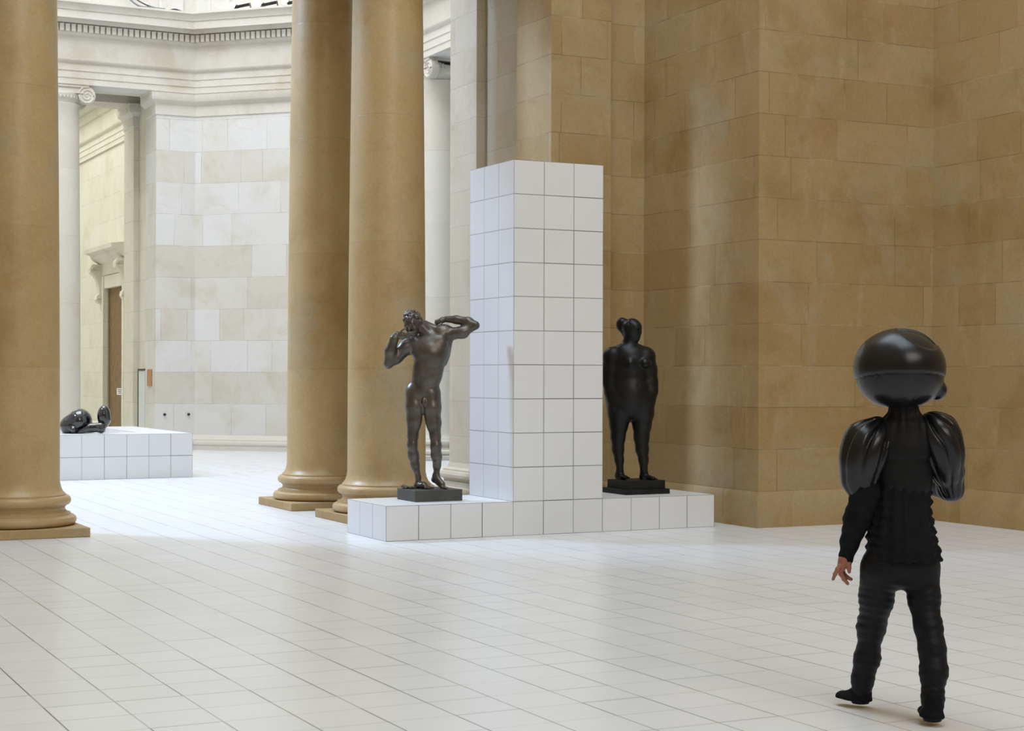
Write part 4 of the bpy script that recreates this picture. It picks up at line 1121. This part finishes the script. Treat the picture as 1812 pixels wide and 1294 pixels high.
# ------------------------------------------------------------------ fittings
def B1(mb, x0, x1, y0, y1, z0, z1): mb.box(x0, x1, y0, y1, z0, z1)
M['sign'] = plain('white_card', (0.75, 0.75, 0.72), 0.6)
M['ink'] = plain('grey_print', (0.12, 0.12, 0.12), 0.7)
M['copper'] = plain('copper_plate', (0.50, 0.24, 0.10), 0.45, 0.4, 12, 0.15)
M['darkframe'] = plain('dark_brown_frame', (0.06, 0.035, 0.02), 0.6)
M['doorwood'] = plain('brown_door', (0.20, 0.12, 0.045), 0.6, 0.0, 6, 0.2)
M['panelwhite'] = plain('white_screen', (0.62, 0.63, 0.60), 0.6)
M['black'] = plain('black_metal', (0.015, 0.015, 0.02), 0.4)
M['lamp'] = plain('lit_lamp_glass', (1.0, 0.97, 0.92), 0.4, emit=9.0)

# doorway with bracketed hood in the gallery beyond (opening b 80.2-85.9, z up to 11.3 on the wall a=12)
root = empty('door_1', (12.0 * T, 83.05 * T, 0)); tag(root, kind='structure')
mb = MB()
for b0, b1 in ((-3.75, -2.85), (2.85, 3.75)): mb.box(-0.28, 0.0, b0, b1, 0, 11.3); mb.box(-0.38, 0.0, b0 - 0.12, b0 + 0.12, 0, 12.3)
mb.box(-0.28, 0.0, -3.75, 3.75, 11.3, 12.25)
mb.build('architrave', M['warm'], root)
mb = MB(); sweep(mb, [(0.0, -4.6), (0.0, 4.6)], [(0.0, 12.3), (0.25, 12.3), (0.25, 13.2), (0.45, 13.3), (0.9, 13.6), (1.0, 13.9), (1.45, 14.0), (1.5, 14.3), (0.0, 14.45)], side=1)
mb.build('hood', M['warm'], root)
for y in (-4.15, 4.15):
    mb = MB()
    P = []
    prof = [(0.0, 13.2), (-0.95, 13.2), (-1.15, 12.9), (-1.12, 12.55), (-0.85, 12.35), (-0.62, 12.0), (-0.45, 11.4), (-0.42, 10.9), (-0.62, 10.75), (-0.68, 10.45), (-0.5, 10.2), (-0.25, 10.15), (-0.15, 9.6), (0.0, 9.5)]
    for j in range(len(prof)):
        a, b = prof[j], prof[(j + 1) % len(prof)]
        mb.face([(a[0], y - 0.4, a[1]), (b[0], y - 0.4, b[1]), (b[0], y + 0.4, b[1]), (a[0], y + 0.4, a[1])])
    mb.face([(p[0], y - 0.4, p[1]) for p in prof]); mb.face([(p[0], y + 0.4, p[1]) for p in prof[::-1]])
    for cx, cz, rr in ((-0.78, 12.78, 0.3), (-0.45, 10.5, 0.17)):
        mb.tube([(cx + rr * (1 - t / 26) * math.cos(t * 0.5), y - 0.42, cz + rr * (1 - t / 26) * math.sin(t * 0.5)) for t in range(24)], 0.045, 5)
    mb.build('console_bracket', M['warm'], root)
mb = MB(); mb.box(0.12, 0.3, -2.85, 2.85, 0, 11.3); mb.build('door_leaf', M['doorwood'], root)
root = empty('notice_sign', (12.12 * T, 82.1 * T, 3.35 * T)); tag(root, 'small white notice with lines of print on the dark far doorway, above black sculpture', 'sign')
mb = MB(); mb.box(-0.03, 0.0, -1.7, 1.1, -0.25, 0.25); mb.build('card', M['sign'], root)
mb = MB()
for i, z in enumerate((0.13, 0.0, -0.13)): mb.box(-0.04, -0.03, -1.5, 0.8 - 0.15 * i, z - 0.03, z + 0.03)
mb.build('print', M['ink'], root)
# white screen standing between the far antae, in a dark frame
root = empty('display_screen', (8.45 * T, 61.1 * T, 0)); tag(root, 'pale screen edged in dark brown between far piers, behind the tiled platform', 'screen')
mb = MB(); mb.box(-0.03, 0.12, -0.85, 0.72, 0, 4.9); mb.build('panel', M['panelwhite'], root)
mb = MB(); mb.box(-0.06, 0.14, 0.72, 0.84, 0, 5.02); mb.box(-0.06, 0.14, -0.85, 0.84, 4.9, 5.02); mb.build('frame', M['darkframe'], root)
mb = MB(); mb.box(8.38, 8.44, 58.5, 59.55, 3.94, 4.98)
tag(mb.build('wall_plaque', M['copper']), 'small copper-coloured plaque on the far pier beside the pale screen', 'plaque')
# two bolt stubs low on the octagon wall
for i, (a, lb) in enumerate(((9.0, 'left'), (10.5, 'right'))):
    mb = MB(); mb.tube([(a, 57.7, 2.2), (a, 57.58, 2.2)], 0.08, 10)
    tag(mb.build('wall_bolt', M['black']), 'small dark bolt low on the pale far wall, %s one of two' % lb, 'bolt', 'bolts in the octagon wall')

# floodlights and cables on the cornice
d = Vector((1, -1)).normalized()
base = Vector((10.9, 57.7)) + Vector((-1, -1)).normalized() * 1.15
def on_cornice(t, out=0.0): 
    p = base + d * t + Vector((-1, -1)).normalized() * out
    return p
for i, (t, side) in enumerate(((3.1, 'left of the row of three'), (4.75, 'middle of the row of three'), (6.68, 'right of the row of three'))):
    p = on_cornice(t)
    root = empty('flood_lamp', (p.x * T, p.y * T, 26.84 * T), math.radians(-45))
    tag(root, 'small lit floodlight on the octagon cornice, ' + side, 'lamp', 'floodlights on the cornice')
    mb = MB(); mb.lathe([(0.0, 0.06), (0.10, 0.08), (0.18, 0.16), (0.21, 0.26), (0.18, 0.38), (0.10, 0.45), (0, 0.47)], n=24); mb.build('lamp_globe', M['lamp'], root)
    mb = MB(); mb.lathe([(0.0, -0.02), (0.16, -0.02), (0.16, 0.04), (0.07, 0.06), (0.07, 0.09), (0, 0.09)], n=16); mb.build('lamp_foot', M['black'], root)
for i, (t, side) in enumerate(((3.95, 'between left and middle floodlights'), (5.75, 'between middle and right floodlights'), (7.45, 'right of the right floodlight'))):
    p = on_cornice(t, 0.1)
    root = empty('black_fitting', (p.x * T, p.y * T, 26.84 * T), math.radians(-45))
    tag(root, 'black bar-shaped lighting fitting on the octagon cornice, ' + side, 'light fitting', 'black fittings on the cornice')
    mb = MB(); mb.prism([(-0.5, -0.10), (0.5, -0.10), (0.5, 0.10), (-0.5, 0.10)], 0.10, 0.28); o = mb.build('housing', M['black'], root); o.rotation_euler = (0.3, -0.12, 0)
    for sx in (-1, 1):
        mb = MB(); mb.tube([(sx * 0.55, -0.18, 0.02), (sx * 0.45, 0, 0.28), (sx * 0.45, 0.15, 0.02)], 0.03, 6); mb.build('bracket', M['black'], root)
mb = MB()
F1 = lambda a, z, o=1.2: (a, 57.7 - o, z)
pts = [F1(6.7, 29.6, -0.2), F1(6.75, 28.4, 0.1), F1(7.0, 27.55, 0.5), F1(7.5, 27.12, 0.9), F1(8.1, 26.92, 1.1), F1(8.8, 26.84, 1.1), F1(9.3, 26.96, 1.1), F1(9.9, 26.84, 1.1), (10.5, 56.5, 26.84)]
pts += [(on_cornice(t, -0.3).x, on_cornice(t, -0.3).y, 26.85 + 0.08 * abs(math.sin(t * 1.9))) for t in (1.0, 1.5, 2.0, 2.5, 3.2, 4.0, 5, 6, 7.5)]
def smooth_pts(pts, n=5):
    out = []
    P = [Vector(p) for p in pts]
    for i in range(len(P) - 1):
        a, b, c_, d_ = P[max(i - 1, 0)], P[i], P[i + 1], P[min(i + 2, len(P) - 1)]
        for j in range(n):
            t = j / n
            out.append(0.5 * ((2 * b) + (c_ - a) * t + (2 * a - 5 * b + 4 * c_ - d_) * t * t + (3 * b - a - 3 * c_ + d_) * t ** 3))
    return out + [P[-1]]
mb.tube(smooth_pts(pts), 0.045, 6)
tag(mb.build('power_cable', M['black']), 'black cable looping down and running along the octagon cornice to the floodlights', 'cable')
mb = MB()
pts = [F1(6.35, 29.6, -0.2), F1(6.4, 28.4, 0.2), F1(6.6, 27.5, 0.6), F1(7.1, 27.0, 0.9), F1(7.7, 26.87, 1.3), F1(8.6, 26.85, 1.35)]
mb.tube(smooth_pts(pts), 0.06, 6)
tag(mb.build('power_cable', plain('grey_cable', (0.16, 0.17, 0.18), 0.5)), 'thicker grey cable curving down onto the cornice left of the black one', 'cable')
